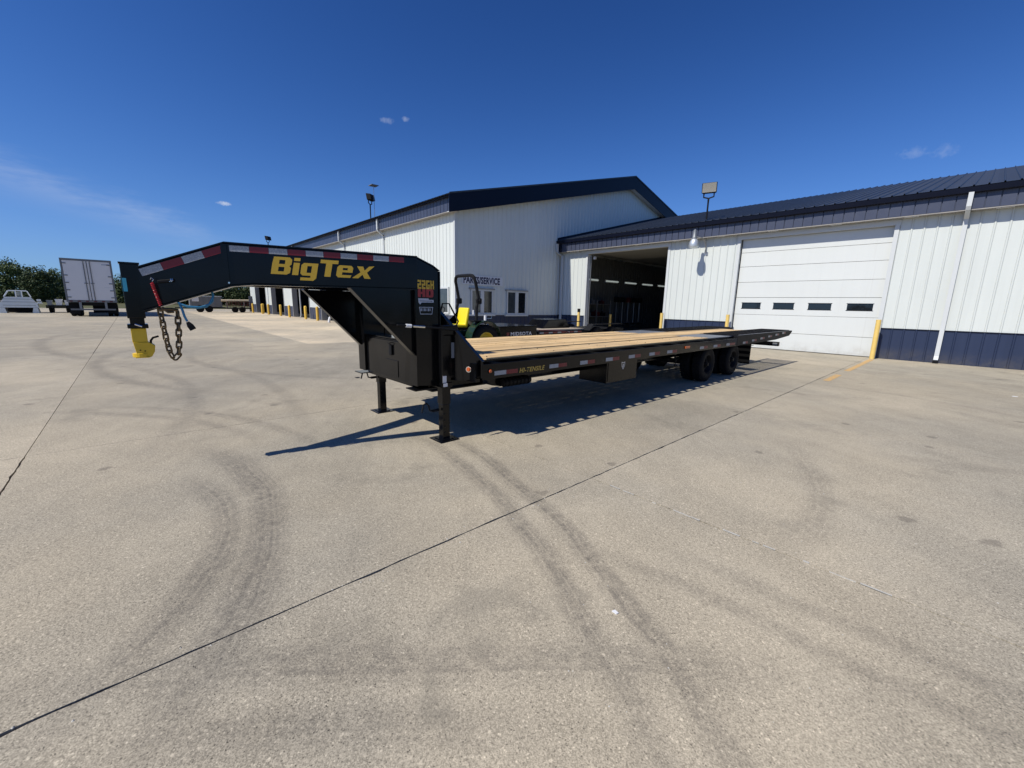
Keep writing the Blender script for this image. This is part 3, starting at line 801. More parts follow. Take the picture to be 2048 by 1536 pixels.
# tools hung in a row on the inner wall, and shelving
rack = thing('shelf_rack', (-16.3, 22.2, 0), 'dark steel shelving against the inner wall of the open bay', 'rack')
for y in (20.7, 22.2, 23.7):
    for x in (-16.8, -16.2): MB().box(x - .03, x + .03, y - .03, y + .03, 0, 2.0).build('post', 'grey_paint', rack)
for z in (0.15, 0.95, 1.75): MB().box(-16.85, -16.15, 20.65, 23.75, z, z + .04).build('shelf', 'grey_paint', rack)
for i, (y, z, s, m, lab) in enumerate([(20.95, .99, .34, 'black_matt', 'black engine block at the near end of the middle shelf'), (21.6, .99, .30, 'grey_paint', 'grey engine part on the middle shelf, second from the door'),
                                  (22.5, .99, .36, 'maroon', 'dark red crate on the middle shelf in the open bay'), (23.2, .99, .3, 'black_matt', 'black crate at the far end of the middle shelf'),
                                  (21.1, 1.79, .26, 'black_matt', 'black box on the top shelf near the door'), (22.0, 1.79, .30, 'grey_paint', 'grey box on the top shelf in the open bay'),
                                  (23.1, 1.79, .24, 'maroon', 'small red box at the far end of the top shelf')]):
    b = MB().box(-16.5 - s * .6, -16.5 + s * .6, y - s * .5, y + s * .5, z + .001, z + s * .8)
    b.cyl((-16.5, y, z + s * .78), (-16.5, y, z + s * 1.1), s * .25, 8)
    tag(b.build('stored_part', m, origin=(-16.5, y, z), bevel=.02), lab, 'box', 'stock on the bay shelving')
for i in range(5):
    y = 25.0 + .75 * i
    t = thing('string_trimmer', (-16.6, y, .3), ['string trimmer hung nearest the shelving in the open bay, with red engine', 'second hung string trimmer along the bay wall', 'third hung string trimmer along the bay wall',
                                                'fourth hung string trimmer along the bay wall', 'farthest hung string trimmer along the bay wall'][i], 'trimmer', 'trimmers hung on the bay wall')
    MB().box(-16.75, -16.45, y - .14, y + .14, 1.95, 2.3).build('engine', 'maroon' if i == 2 else 'black_matt', t, bevel=.04)
    MB().cyl((-16.6, y, .45), (-16.6, y, 1.95), .022, 8).build('shaft', 'steel', t)
    MB().lathe([(0, .02), (0, .15), (.04, .17), (.10, .04)], (-16.6, y, .40), 'z', 12).build('guard', 'black_matt', t)

# wall lamp on the wing (glass jar luminaire on a bent arm)
lmp = thing('wall_lamp', (-8.5, WY, 4.3), 'jar shaped outdoor lamp on a bent arm between the two door openings', 'lamp')
lx, ly = -8.62, 18.66
MB().tube([(lx + .25, WY - .01, 4.05), (lx + .25, WY - .06, 4.12), (lx + .24, WY - .12, 4.45), (lx + .18, WY - .3, 4.70), (lx + .06, ly + .08, 4.74), (lx, ly, 4.74)], .02, 8).build('arm', 'steel', lmp, smooth=True)
MB().lathe([(4.62, .001), (4.62, .10), (4.70, .10), (4.72, .085), (4.98, .07), (5.0, .05), (5.04, .001)], (lx, ly, 0), 'z', 18, closed=False).build('ballast', 'grey_plate', lmp, smooth=True)
MB().lathe([(4.62, .10), (4.58, .14), (4.47, .19), (4.29, .205), (4.26, .19), (4.26, .001)], (lx, ly, 0), 'z', 22, closed=False).build('lamp_glass', 'alu', lmp, smooth=True)
MB().box(lx + .17, lx + .33, WY - .03, WY - .0, 3.98, 4.12).build('mount', 'steel', lmp)

# floodlights on poles
def flood(loc, h, label, face, s=1.0, antenna=False):
    x, y, z = loc
    t = thing('floodlight', loc, label, 'floodlight', 'floodlights standing on the roofs')
    MB().cyl((x, y, z), (x, y, z + h * .68), .035 * s, 10).build('pole', 'black_matt', t)
    f = Vector((math.cos(face), math.sin(face), 0)); r = Vector((-f.y, f.x, 0))
    c = Vector((x, y, z + h))
    w_, hh = .30 * s, .20 * s
    MB().tube([c + r * .2 * s - Z * .22 * s, c + r * .2 * s - Z * .36 * s, c - Z * .42 * s, c - r * .2 * s - Z * .36 * s, c - r * .2 * s - Z * .22 * s], .03 * s, 8).build('yoke', 'black_matt', t)
    MB().cyl(c - Z * .42 * s, (x, y, z + h * .6), .04 * s, 8).build('knuckle', 'black_matt', t)
    a = [c + r * w_ + Z * hh + f * .12 * s, c - r * w_ + Z * hh + f * .12 * s, c - r * w_ - Z * hh + f * .05 * s, c + r * w_ - Z * hh + f * .05 * s]
    q = [p - f * .30 * s for p in a]; q = [c + (p - c) * .85 - f * .02 for p in q]
    MB().hexa(a, q).build('housing', 'black_matt', t, bevel=.02)
    n = (a[1] - a[0]).cross(a[2] - a[1]).normalized()
    if n.dot(f) < 0: n = -n
    mid = sum(a, Vector()) / 4
    g_ = [mid + (p - mid) * .9 + n * .006 for p in a]
    MB().prism(g_, n * .012).build('lens', 'chrome', t)
    if antenna:
        MB().cyl((x + .22, y + .2, z), (x + .22, y + .2, z + h + .75), .02, 8).build('mast', 'steel', t)
        MB().box(x - .05, x + .5, y - .05, y + .45, z + h + .75, z + h + .79).build('plate', 'grey_paint', t)
flood((-8.70, 19.85, 5.58), 1.38, 'floodlight on a short pole on the wing roof above the lamp', -1.25, 1.05)
flood((-29.3, 13.1, 7.0), 1.75, 'floodlight with a thin mast beside it on the main roof edge', -2.5, 1.1, True)
flood((-58.7, 13.1, 7.0), 1.95, 'small far floodlight at the far end of the main roof', -2.4, 1.2)

# ================================================================== BOLLARDS
def bollard(x, y, label, h=1.05, r=0.085, mat='bollard_yellow', round_top=True, group='yellow bollards by the long wall', box=False):
    b = MB()
    prof = [(0, r), (h - r * .8, r), (h - r * .35, r * .85), (h - r * .08, r * .5), (h, .001)] if round_top else [(0, r), (h, r), (h, .001)]
    b.lathe(prof, (x, y, 0.0), 'z', 16, closed=False)
    if not box:
        o = b.build('bollard', mat, origin=(x, y, 0), smooth=True); return tag(o, label, 'bollard', group)
    t = thing('bollard', (x, y, 0), label, 'bollard', group)
    b.build('post', mat, t, smooth=True)
    MB().box(x - .07, x + .07, y - .05, y + .05, h + .001, h + .2).build('keypad_box', 'black_matt', t)
LB = [(-59.6, 11.0), (-54.8, 11.03), (-56.2, 11.42), (-52.3, 11.14), (-47.7, 11.25), (-43.8, 11.08), (-45.4, 12.55), (-39.1, 11.17), (-35.94, 11.17), (-38.2, 13.0), (-30.85, 11.08)]
LL = ['yellow bollard farthest along the long wall, before the last pillar', 'yellow bollard standing in front of its twin at the far bay', 'yellow bollard half hidden behind its twin at the far bay',
      'yellow bollard before the pillar with a grey panel', 'yellow bollard at the left side of the pillar, fifth from far end', 'yellow bollard before the third white pillar',
      'yellow bollard inside the third open bay', 'yellow bollard at the left edge of the fourth pillar', 'yellow bollard in front of the nearest white pillar beside the white pipe',
      'yellow bollard inside the nearest open bay', 'yellow bollard nearest the camera beside the white hoop by the wall']
for (x, y), l in zip(LB, LL): bollard(x, y, l, 1.15, 0.11)
bollard(-15.15, 19.05, 'pale yellow bollard with a black keypad box left of the open bay', 1.27, .075, 'pale_yellow', False, 'pale yellow bollards by the wing', True)
bollard(-15.0, 22.0, 'pale yellow bollard just inside the open bay', 1.15, .075, 'pale_yellow', False, 'pale yellow bollards by the wing')
bollard(-10.06, 19.1, 'pale yellow bollard right of the open bay', 1.36, .072, 'pale_yellow', False, 'pale yellow bollards by the wing')
bollard(-7.0, 19.1, 'pale yellow bollard left of the white overhead door', 1.38, .072, 'pale_yellow', False, 'pale yellow bollards by the wing')
bollard(-2.02, 18.98, 'pale yellow bollard right of the white overhead door', 1.36, .072, 'pale_yellow', False, 'pale yellow bollards by the wing')
# white hoop, drain pipe and barrel at the nearest long-wall bay
b = MB(); b.tube([(-32.6 + .0, 11.55 + .62 * math.cos(a), .62 * math.sin(a) * 1.15) for a in [PI * k / 12 for k in range(13)]], .09, 10)
tag(b.build('pipe_hoop', 'white_label', origin=(-32.6, 11.5, 0), smooth=True), 'white curved pipe hoop standing beside the nearest long-wall bay', 'hoop')
b = MB().lathe([(0, .28), (.25, .29), (.27, .30), (.3, .29), (.85, .28), (.86, .001)], (-30.3, 11.45, 0), 'z', 18, closed=False)
tag(b.build('drum', 'grey_paint', origin=(-30.3, 11.45, 0), smooth=True), 'grey drum behind the nearest long-wall bollard', 'drum')

# ================================================================== MAIN TRAILER
CX = -4.85
TR = thing('gooseneck_trailer', (CX, 8.0, 0), 'long black gooseneck flatbed trailer with pine deck and gold lettering', 'trailer')
NX, FX = -3.55, -6.15            # outer faces of the two rub rails
DZ = 0.985                       # deck top
Y0, Y1 = 2.84, 10.42             # main deck front / rear
RB = 0.765                       # bottom of the side rail
# --- neck beams
A0 = {+1: Vector((-4.79, .075, 0)), -1: Vector((-4.91, .075, 0))}
A1 = {+1: Vector((-4.06, 2.29, 0)), -1: Vector((-5.64, 2.29, 0))}
def neck_frame(s):
    t = (A1[s] - A0[s]); L = t.length; t = t / L
    n = Vector((t.y, -t.x, 0)) * s
    return A0[s], t, n, L
for s in (1, -1):
    P, t, n, L = neck_frame(s)
    def at(u, z, off=0.0): return P + t * u + n * off + Z * z
    side = [(-0.02, 1.487), (0.655, 1.725), (0.82, 1.745), (L + .02, 1.750), (L + .02, 2.078), (0.628, 2.092), (-0.02, 1.838)]
    nb = MB().prism([at(u, z) for u, z in side], -n * 0.085).build('neck_beam', 'black', TR, bevel=.006)
    # flanges along top and bottom edge
    fl = MB()
    for (ua, za), (ub, zb) in (((-.02, 1.838), (.628, 2.092)), ((.628, 2.092), (L + .02, 2.078))):
        fl.hexa([at(ua, za + .001, .012), at(ub, zb + .001, .012), at(ub, zb + .001, -.097), at(ua, za + .001, -.097)],
                [at(ua, za + .013, .012), at(ub, zb + .013, .012), at(ub, zb + .013, -.097), at(ua, za + .013, -.097)])
    for (ua, za), (ub, zb) in (((-.02, 1.487), (.655, 1.725)), ((.655, 1.725), (.82, 1.745)), ((.82, 1.745), (L + .02, 1.750))):
        fl.hexa([at(ua, za - .013, .014), at(ub, zb - .013, .014), at(ub, zb - .013, -.10), at(ua, za - .013, -.10)],
                [at(ua, za - .001, .014), at(ub, zb - .001, .014), at(ub, zb - .001, -.10), at(ua, za - .001, -.10)])
    fl.build('flange', 'black', nb)
    MB().hexa([at(.60, 1.73, .0), at(.645, 1.73, .0), at(.645, 2.085, .0), at(.60, 2.085, .0)], [at(.60, 1.73, .008), at(.645, 1.73, .008), at(.645, 2.085, .008), at(.60, 2.085, .008)]).build('splice_plate', 'black', nb)
    # conspicuity tape
    sl = Vector((.628 + .02, 0, 2.092 - 1.838)).normalized()
    def tape(u0, z0, u1, z1, mat, h=.052, slant=0.0):
        MB().hexa([at(u0 + slant, z0 - h, .0012), at(u1 + slant, z1 - h, .0012), at(u1, z1, .0012), at(u0, z0, .0012)],
                  [at(u0 + slant, z0 - h, .0030), at(u1 + slant, z1 - h, .0030), at(u1, z1, .0030), at(u0, z0, .0030)]).build('reflective_tape', mat, nb)
    k = (2.092 - 1.838) / .648
    for i in range(4):
        u0, u1 = 0.0 + .152 * i, 0.0 + .152 * (i + 1) - .002
        tape(u0, 1.834 + k * u0, u1, 1.834 + k * u1, ('tape_white', 'tape_red')[i % 2], .058, .02)
    for i in range(10):
        u0 = .665 + .155 * i
        tape(u0, 2.076 - .008 * i / 10, u0 + .153, 2.076 - .008 * (i + 1) / 10, ('tape_white', 'tape_red')[i % 2])
    if s == 1:
        # lettering: slab italic glyphs on a 100-high cap
        G = {'B': [[(0, 0), (80, 0), (96, 10), (98, 38), (88, 50), (98, 60), (98, 88), (84, 100), (4, 100), (4, 96), (0, 60)], [(34, 17), (34, 43), (62, 43), (64, 40), (64, 20), (62, 17)], [(34, 60), (34, 83), (62, 83), (64, 80), (64, 63), (62, 60)]],
             'i': [[(0, 0), (32, 0), (32, 72), (0, 72)], [(0, 82), (32, 82), (32, 100), (0, 100)]],
             'g': [[(12, 74), (88, 74), (88, -14), (74, -29), (4, -29), (4, -12), (56, -12), (56, 0), (12, 0), (0, 12), (0, 62)], [(32, 17), (32, 57), (56, 57), (56, 17)]],
             'T': [[(0, 100), (98, 100), (98, 79), (66, 79), (66, 0), (32, 0), (32, 79), (0, 79)]],
             'e': [[(12, 0), (82, 0), (86, 16), (32, 16), (32, 32), (90, 32), (90, 62), (78, 74), (12, 74), (0, 62), (0, 12)], [(32, 45), (32, 59), (60, 59), (60, 45)]],
             'x': [[(4, 74), (40, 74), (52, 50), (74, 76), (106, 80), (68, 38), (96, 0), (58, 0), (44, 24), (22, 0), (-14, 0), (30, 38)]]}
        wd = {'B': 108, 'i': 42, 'g': 98, 'T': 96, 'e': 106, 'x': 96}
        sc_, ss = 0.16 / 100, 0.925 / (108 + 42 + 98 + 96 + 106 + 100 + 14)
        cx_ = 0
        for ch in 'BigTex':
            polys = [[((cx_ + x + y * .20) * ss, y * sc_) for x, y in p] for p in G[ch]]
            glyph_mesh(polys, 'letter', 'gold', nb, lambda u, v: at(.975 + u, 1.842 + v - .01 * u, .0035))
            cx_ += wd[ch]
# --- coupler post
cp = MB().box(CX - .058, CX + .058, -.042, .078, 1.42, 1.876).build('coupler_post', 'black', TR, bevel=.008)
MB().box(CX - .050, CX + .050, -.030, .066, 1.36, 1.46).build('inner_post', 'black', cp)
MB().box(CX - .068, CX + .068, -.050, .086, 1.335, 1.372).build('collar', 'black', cp, bevel=.006)
MB().box(CX - .064, CX + .064, -.048, .084, 1.872, 1.886).build('cap_plate', 'black', cp)
P, t, n, L = neck_frame(1)
MB().cyl(P + t * .64 + n * .015 + Z * 1.745, P + t * .64 + n * .024 + Z * 1.745, .008, 8).build('bolt', 'chrome', cp)
MB().cyl((CX + .07, .0, 1.372), (CX + .078, .045, 1.352), .009, 8).build('set_bolt', 'chrome', cp)
MB().box(CX + .0585, CX + .061, -.038, -.012, 1.645, 1.755).build('label', 'aqua', cp)
MB().hexa([(CX - .03, -.0445, 1.645), (CX + .05, -.0445, 1.645), (CX + .05, -.0445, 1.755), (CX - .03, -.0445, 1.755)], [(CX - .03, -.043, 1.645), (CX + .05, -.043, 1.645), (CX + .05, -.043, 1.755), (CX - .03, -.043, 1.755)]).build('label', 'aqua', cp)
cpl = MB()
cpl.box(CX - .050, CX + .050, -.033, .068, 1.215, 1.334)
cpl.prism([(CX - .055, -.03, 1.215), (CX - .055, .070, 1.215), (CX - .055, .112, 1.185), (CX - .055, .105, 1.13), (CX - .055, .080, 1.085), (CX - .055, -.012, 1.085), (CX - .055, -.022, 1.15)], (.11, 0, 0))
cpl.prism([(CX - .062, -.028, 1.079), (CX + .062, -.028, 1.079), (CX + .062, .07, 1.079), (CX - .062, .07, 1.079)], (0, 0, .012))
cpl.cyl((CX, .02, 1.083), (CX, .02, 1.12), .066, 20)
cpl = cpl.build('coupler', 'yellow', TR, bevel=.004)
MB().tube([(CX + .02, .085, 1.19), (CX + .02, .088, 1.225), (CX + .02, .105, 1.25), (CX + .02, .145, 1.262)], .0085, 8).build('latch_handle', 'black_matt', cpl, smooth=True)
for y in (.01, .04): MB().cyl((CX + .055, y, 1.15 - y * .3), (CX + .062, y, 1.15 - y * .3), .005, 8).build('bolt', 'black_matt', cpl)
# --- safety chain: single links
lk = MB(); 
ring = []
for k in range(14):
    a = 2 * PI * k / 14
    ring.append((0.0, .0195 * math.cos(a), .0195 * math.sin(a) + (.018 if math.sin(a) > 0 else -.018)))
lk.tube(ring, .0078, 7, closed=True)
lme = lk.mesh('chain_link', Vector((0, 0, 0))); lme.materials.append(M['chain']); smoothen(lme, 60)
path = []
for i in range(60):
    q = i / 59
    path.append(Vector((-4.775 + .02 * q, .178 + .115 * q, 1.475 - .40 * (1 - abs(2 * q - 1) ** 3.2))))
def along_path(path, step):
    out = []; acc = 0; nxt = 0
    for a, c in zip(path[:-1], path[1:]):
        L = (c - a).length
        while nxt <= acc + L:
            out.append((a + (c - a) * ((nxt - acc) / L), (c - a).normalized())); nxt += step
        acc += L
    return out
for i, (p, d) in enumerate(along_path(path, .054)):
    o = inst(lme, 'chain_link', TR, p)
    q = d.to_track_quat('Z', 'Y'); o.rotation_mode = 'QUATERNION'
    o.rotation_quaternion = q @ Matrix.Rotation(PI / 2 * (i % 2) + .5, 4, 'Z').to_quaternion()
MB().tube([(-4.76, .17, 1.49), (-4.755, .20, 1.50), (-4.755, .26, 1.50), (-4.75, .30, 1.49)], .014, 8).build('chain_hook', 'chain', TR, smooth=True)
MB().tube([(-4.757, .19, 1.515), (-4.75, .23, 1.475), (-4.75, .27, 1.48)], .012, 8).build('chain_hook', 'chain', TR, smooth=True)
# --- red coiled breakaway cable
pts = []
for i in range(150):
    q = i / 149; a = q * 2 * PI * 14
    c = Vector((-4.715, .145, 1.725)).lerp(Vector((-4.735, .185, 1.53)), q)
    pts.append(c + Vector((.011 * math.cos(a), .011 * math.sin(a), 0)))
MB().tube(pts, .0032, 5).build('coiled_cable', 'spring_red', TR, smooth=True)
MB().tube([(-4.712, .140, 1.75), (-4.705, .145, 1.765), (-4.70, .16, 1.75), (-4.71, .15, 1.735)], .003, 6).build('cable_clip', 'chrome', TR)
P, t, n, L = neck_frame(1)
b = MB(); c0 = P + t * .17 + n * .012 + Z * 1.735
b.hexa([c0 - t * .05 - Z * .016 - n * .012, c0 + t * .07 - Z * .0 - n * .012, c0 + t * .07 + Z * .03 - n * .012, c0 - t * .05 + Z * .014 - n * .012], [c0 - t * .05 - Z * .012 + n * .01, c0 + t * .06 + Z * .004 + n * .01, c0 + t * .06 + Z * .026 + n * .01, c0 - t * .05 + Z * .010 + n * .01])
b.build('breakaway_switch', 'black_matt', TR, bevel=.004)
for k in (0, 1): MB().tube([c0 + t * (.035 + .012 * k) + n * .012 + Z * .002, c0 + t * (.05 + .012 * k) + n * .016 + Z * .012, c0 + t * (.045 + .012 * k) + n * .012 + Z * .028], .003, 6).build('switch_wire', 'chrome', TR)
# --- blue wiring cord with plug
pts = [(-4.74, .30, 1.575), (-4.72, .315, 1.548), (-4.69, .36, 1.525), (-4.68, .43, 1.515), (-4.68, .50, 1.528), (-4.68, .548, 1.575), (-4.685, .56, 1.63), (-4.69, .55, 1.69)]
MB().tube(pts, .0095, 8).build('wiring_cord', 'cord_blue', TR, smooth=True)
MB().tube([(-4.72, .31, 1.56), (-4.70, .325, 1.50), (-4.70, .335, 1.44), (-4.70, .350, 1.395)], .0095, 8).build('wiring_cord', 'cord_blue', TR, smooth=True)
MB().tube([(-4.70, .305, 1.555), (-4.66, .36, 1.53), (-4.655, .45, 1.522), (-4.655, .52, 1.55), (-4.66, .55, 1.61)], .007, 8).build('wiring_cord', 'cord_blue', TR, smooth=True)
d = Vector((0, .35, -.72)).normalized(); c0 = Vector((-4.70, .352, 1.39)); e = Vector((0, -d.z, d.y))
b = MB(); b.hexa([c0 + X * .014 - e * .012, c0 - X * .014 - e * .012, c0 - X * .014 + e * .012, c0 + X * .014 + e * .012], [c0 + d * .035 + X * .022 - e * .024, c0 + d * .035 - X * .022 - e * .024, c0 + d * .035 - X * .022 + e * .024, c0 + d * .035 + X * .022 + e * .024])
b.box(-4.70 - .005, -4.70 + .005, .352, .353, 1.389, 1.39)
b.hexa([c0 + d * .035 + X * .022 - e * .024, c0 + d * .035 - X * .022 - e * .024, c0 + d * .035 - X * .022 + e * .024, c0 + d * .035 + X * .022 + e * .024], [c0 + d * .075 + X * .022 - e * .024, c0 + d * .075 - X * .022 - e * .024, c0 + d * .075 - X * .022 + e * .024, c0 + d * .075 + X * .022 + e * .024])
b.build('plug', 'black_matt', TR)
# --- uprights
UZ = .645
for s in (1, -1):
    xo = CX + s * .79; xi = CX + s * .62
    up = MB().prism([(xo, 2.288, UZ + .03), (xo, 2.288, 2.078), (xo, 2.50, 2.00), (xo, 2.575, 1.955), (xo, 2.575, UZ)], (-s * .17, 0, 0)).build('upright', 'black', TR, bevel=.006)
    MB().prism([(xo + s * .014, 2.282, 2.092), (xo + s * .014, 2.50, 2.012), (xo + s * .014, 2.588, 1.96), (xo + s * .014, 2.575, 1.952), (xo + s * .014, 2.50, 2.000), (xo + s * .014, 2.282, 2.080)], (-s * .198, 0, 0)).build('flange', 'black', up)
    MB().box(min(xo + s * .014, xi - s * .014), max(xo + s * .014, xi - s * .014), 2.576, 2.590, UZ, 1.95).build('flange', 'black', up)
    MB().box(min(xo + s * .014, xi - s * .014), max(xo + s * .014, xi - s * .014), 2.273, 2.286, UZ + .03, 1.745).build('flange', 'black', up)
    MB().box(xo - .06 - (.1 if s > 0 else .0), xo + .06 + (0 if s > 0 else .1), 2.22, 2.50, UZ - .014, UZ - .002).build('foot_plate', 'black', up)
    # diagonal gusset under the neck
    P, t, n, L = neck_frame(s)
    g0 = P + t * 1.60; 
    gus = MB().prism([Vector((xo - s * .04, g0.y, 1.735)), Vector((xo - s * .04, 2.272, 1.735)), Vector((xo - s * .04, 2.272, 1.03))], (-s * .012, 0, 0)).build('gusset', 'black', TR)
    q0, q1 = Vector((xo - s * .046, g0.y - .01, 1.735)), Vector((xo - s * .046, 2.268, 1.025))
    nn = Vector((0, -(q1 - q0).z, (q1 - q0).y)).normalized() * .006
    MB().hexa([q0 + X * .045 - nn, q0 - X * .045 - nn, q0 - X * .045 + nn, q0 + X * .045 + nn], [q1 + X * .045 - nn, q1 - X * .045 - nn, q1 - X * .045 + nn, q1 + X * .045 + nn]).build('gusset_flange', 'black', gus)
    if s == 1:
        fp = lambda y0, z0, off=.003: (lambda u, v: (xo + off, y0 + u, z0 + v))
        dig = {'2': [[(0, 0), (60, 0), (60, 22), (23, 22), (23, 39), (60, 39), (60, 100), (0, 100), (0, 78), (37, 78), (37, 61), (0, 61)]],
               'G': [[(0, 0), (60, 0), (60, 54), (34, 54), (34, 34), (40, 34), (40, 22), (24, 22), (24, 78), (60, 78), (60, 100), (0, 100)]],
               'H': [[(0, 0), (22, 0), (22, 40), (40, 40), (40, 0), (62, 0), (62, 100), (40, 100), (40, 62), (22, 62), (22, 100), (0, 100)]],
               'D': [[(0, 0), (90, 0), (104, 16), (104, 84), (90, 100), (0, 100)], [(40, 22), (40, 78), (62, 78), (62, 22)]],
               'W': [[(0, 0), (40, 0), (40, 38), (62, 38), (62, 0), (104, 0), (104, 100), (62, 100), (62, 64), (40, 64), (40, 100), (0, 100)]]}
        cx_ = 0
        for ch in '22GH':
            glyph_mesh([[((cx_ + x) * .00075, y * .00094) for x, y in p] for p in dig[ch]], 'letter', 'gold', up, fp(2.308, 1.752)); cx_ += 71
        cx_ = 0
        for ch in 'WD':
            glyph_mesh([[((cx_ + x) * .00090, y * .00088) for x, y in p] for p in dig[ch]], 'letter', 'red_vinyl', up, fp(2.310, 1.664)); cx_ += 114
        # badge like prints: a notched bar and a framed plate with small strokes
        glyph_mesh([[(0, .055), (.13, .055), (.135, .042), (.195, .040), (.195, .012), (.045, .010), (.022, -.012), (.004, .012)]], 'badge', 'silver_print', up, fp(2.312, 1.596))
        glyph_mesh([[(.02, .030), (.18, .028), (.18, .022), (.02, .024)]], 'badge_stripe', 'sign_navy', up, fp(2.312, 1.596, .0036))
        glyph_mesh([[(0, .08), (.176, .08), (.163, 0), (.013, 0)], [(.008, .074), (.017, .006), (.159, .006), (.168, .074)]], 'badge', 'silver_print', up, fp(2.322, 1.478))
        for k in range(9):
            x0 = .018 + .0155 * k
            glyph_mesh([[(x0, .035), (x0 + (.005 if k % 3 else .010), .035), (x0 + (.005 if k % 3 else .010), .066), (x0, .066)]], 'badge_stroke', 'silver_print', up, fp(2.322, 1.478))
# cross plates between uprights, front tool box
MB().box(CX - .615, CX + .615, 2.36, 2.56, 1.62, 1.98).build('cross_plate', 'black', TR, bevel=.006)
tbx = MB().box(CX - .618, CX + .618, 2.315, 2.70, UZ - .01, 1.155).build('front_toolbox', 'black', TR, bevel=.006)
MB().box(CX - .60, CX + .60, 2.303, 2.313, UZ + .02, 1.14).build('toolbox_lid', 'black', tbx, bevel=.004)
MB().box(CX - .02, CX + .30, 2.296, 2.302, UZ + .06, UZ + .26).build('lid_panel', 'black', tbx)
MB().box(CX + .10, CX + .17, 2.278, 2.302, .96, 1.09).build('latch', 'black_matt', tbx, bevel=.012)
MB().tube([(CX + .06, 2.30, 1.10), (CX + .10, 2.27, 1.115), (CX + .16, 2.27, 1.10), (CX + .18, 2.30, 1.09)], .005, 6).build('latch_bar', 'black_matt', tbx)
MB().box(CX - .60, CX + .60, 2.33, 2.56, 1.157, 1.17).build('toolbox_top', 'black', tbx)
# side plates from upright to deck frame
for s in (1, -1):
    a_, c_ = Vector((CX + s * .64, 2.592, 0)), Vector((CX + s * 1.225, 2.885, 0))
    m_ = a_.lerp(c_, .62)
    pl = MB()
    nrm = Vector((c_.y - a_.y, -(c_.x - a_.x), 0)).normalized() * .008
    pl.prism([a_ + Z * .70, m_ + Z * .72, c_ + Z * .77, c_ + Z * .955, a_ + Z * 1.60], nrm)
    sp_ = pl.build('side_plate', 'black', TR)
    q0, q1 = a_ + Z * 1.60, c_ + Z * .955
    wv_ = Vector((nrm.x, nrm.y, 0)).normalized() * .035; hh = Vector((0, 0, .007))
    MB().hexa([q0 + wv_ - hh, q0 - wv_ - hh, q0 - wv_ + hh, q0 + wv_ + hh], [q1 + wv_ - hh, q1 - wv_ - hh, q1 - wv_ + hh, q1 + wv_ + hh]).build('edge_flange', 'black', sp_)
    q = a_.lerp(c_, .72) + Z * .858
    if s == 1:
        nn = Vector((nrm.x, nrm.y, 0)).normalized()
        if nn.x < 0: nn = -nn
        MB().cyl(q + nn * .008, q + nn * .018, .035, 18).build('light_ring', 'chrome', sp_, smooth=True)
        MB().cyl(q + nn * .018, q + nn * .030, .026, 18, .020).build('marker_light', 'amber', sp_, smooth=True)
    MB().tube([a_.lerp(c_, .12) + Z * 1.42, a_.lerp(c_, .12) + Z * 1.60 + Yv * .05, a_.lerp(c_, .18) + Z * 1.60 + Yv * .10, a_.lerp(c_, .42) + Z * 1.40 + Yv * .06, a_.lerp(c_, .42) + Z * 1.30], .010, 8).build('grab_handle', 'black_matt', TR, smooth=True)
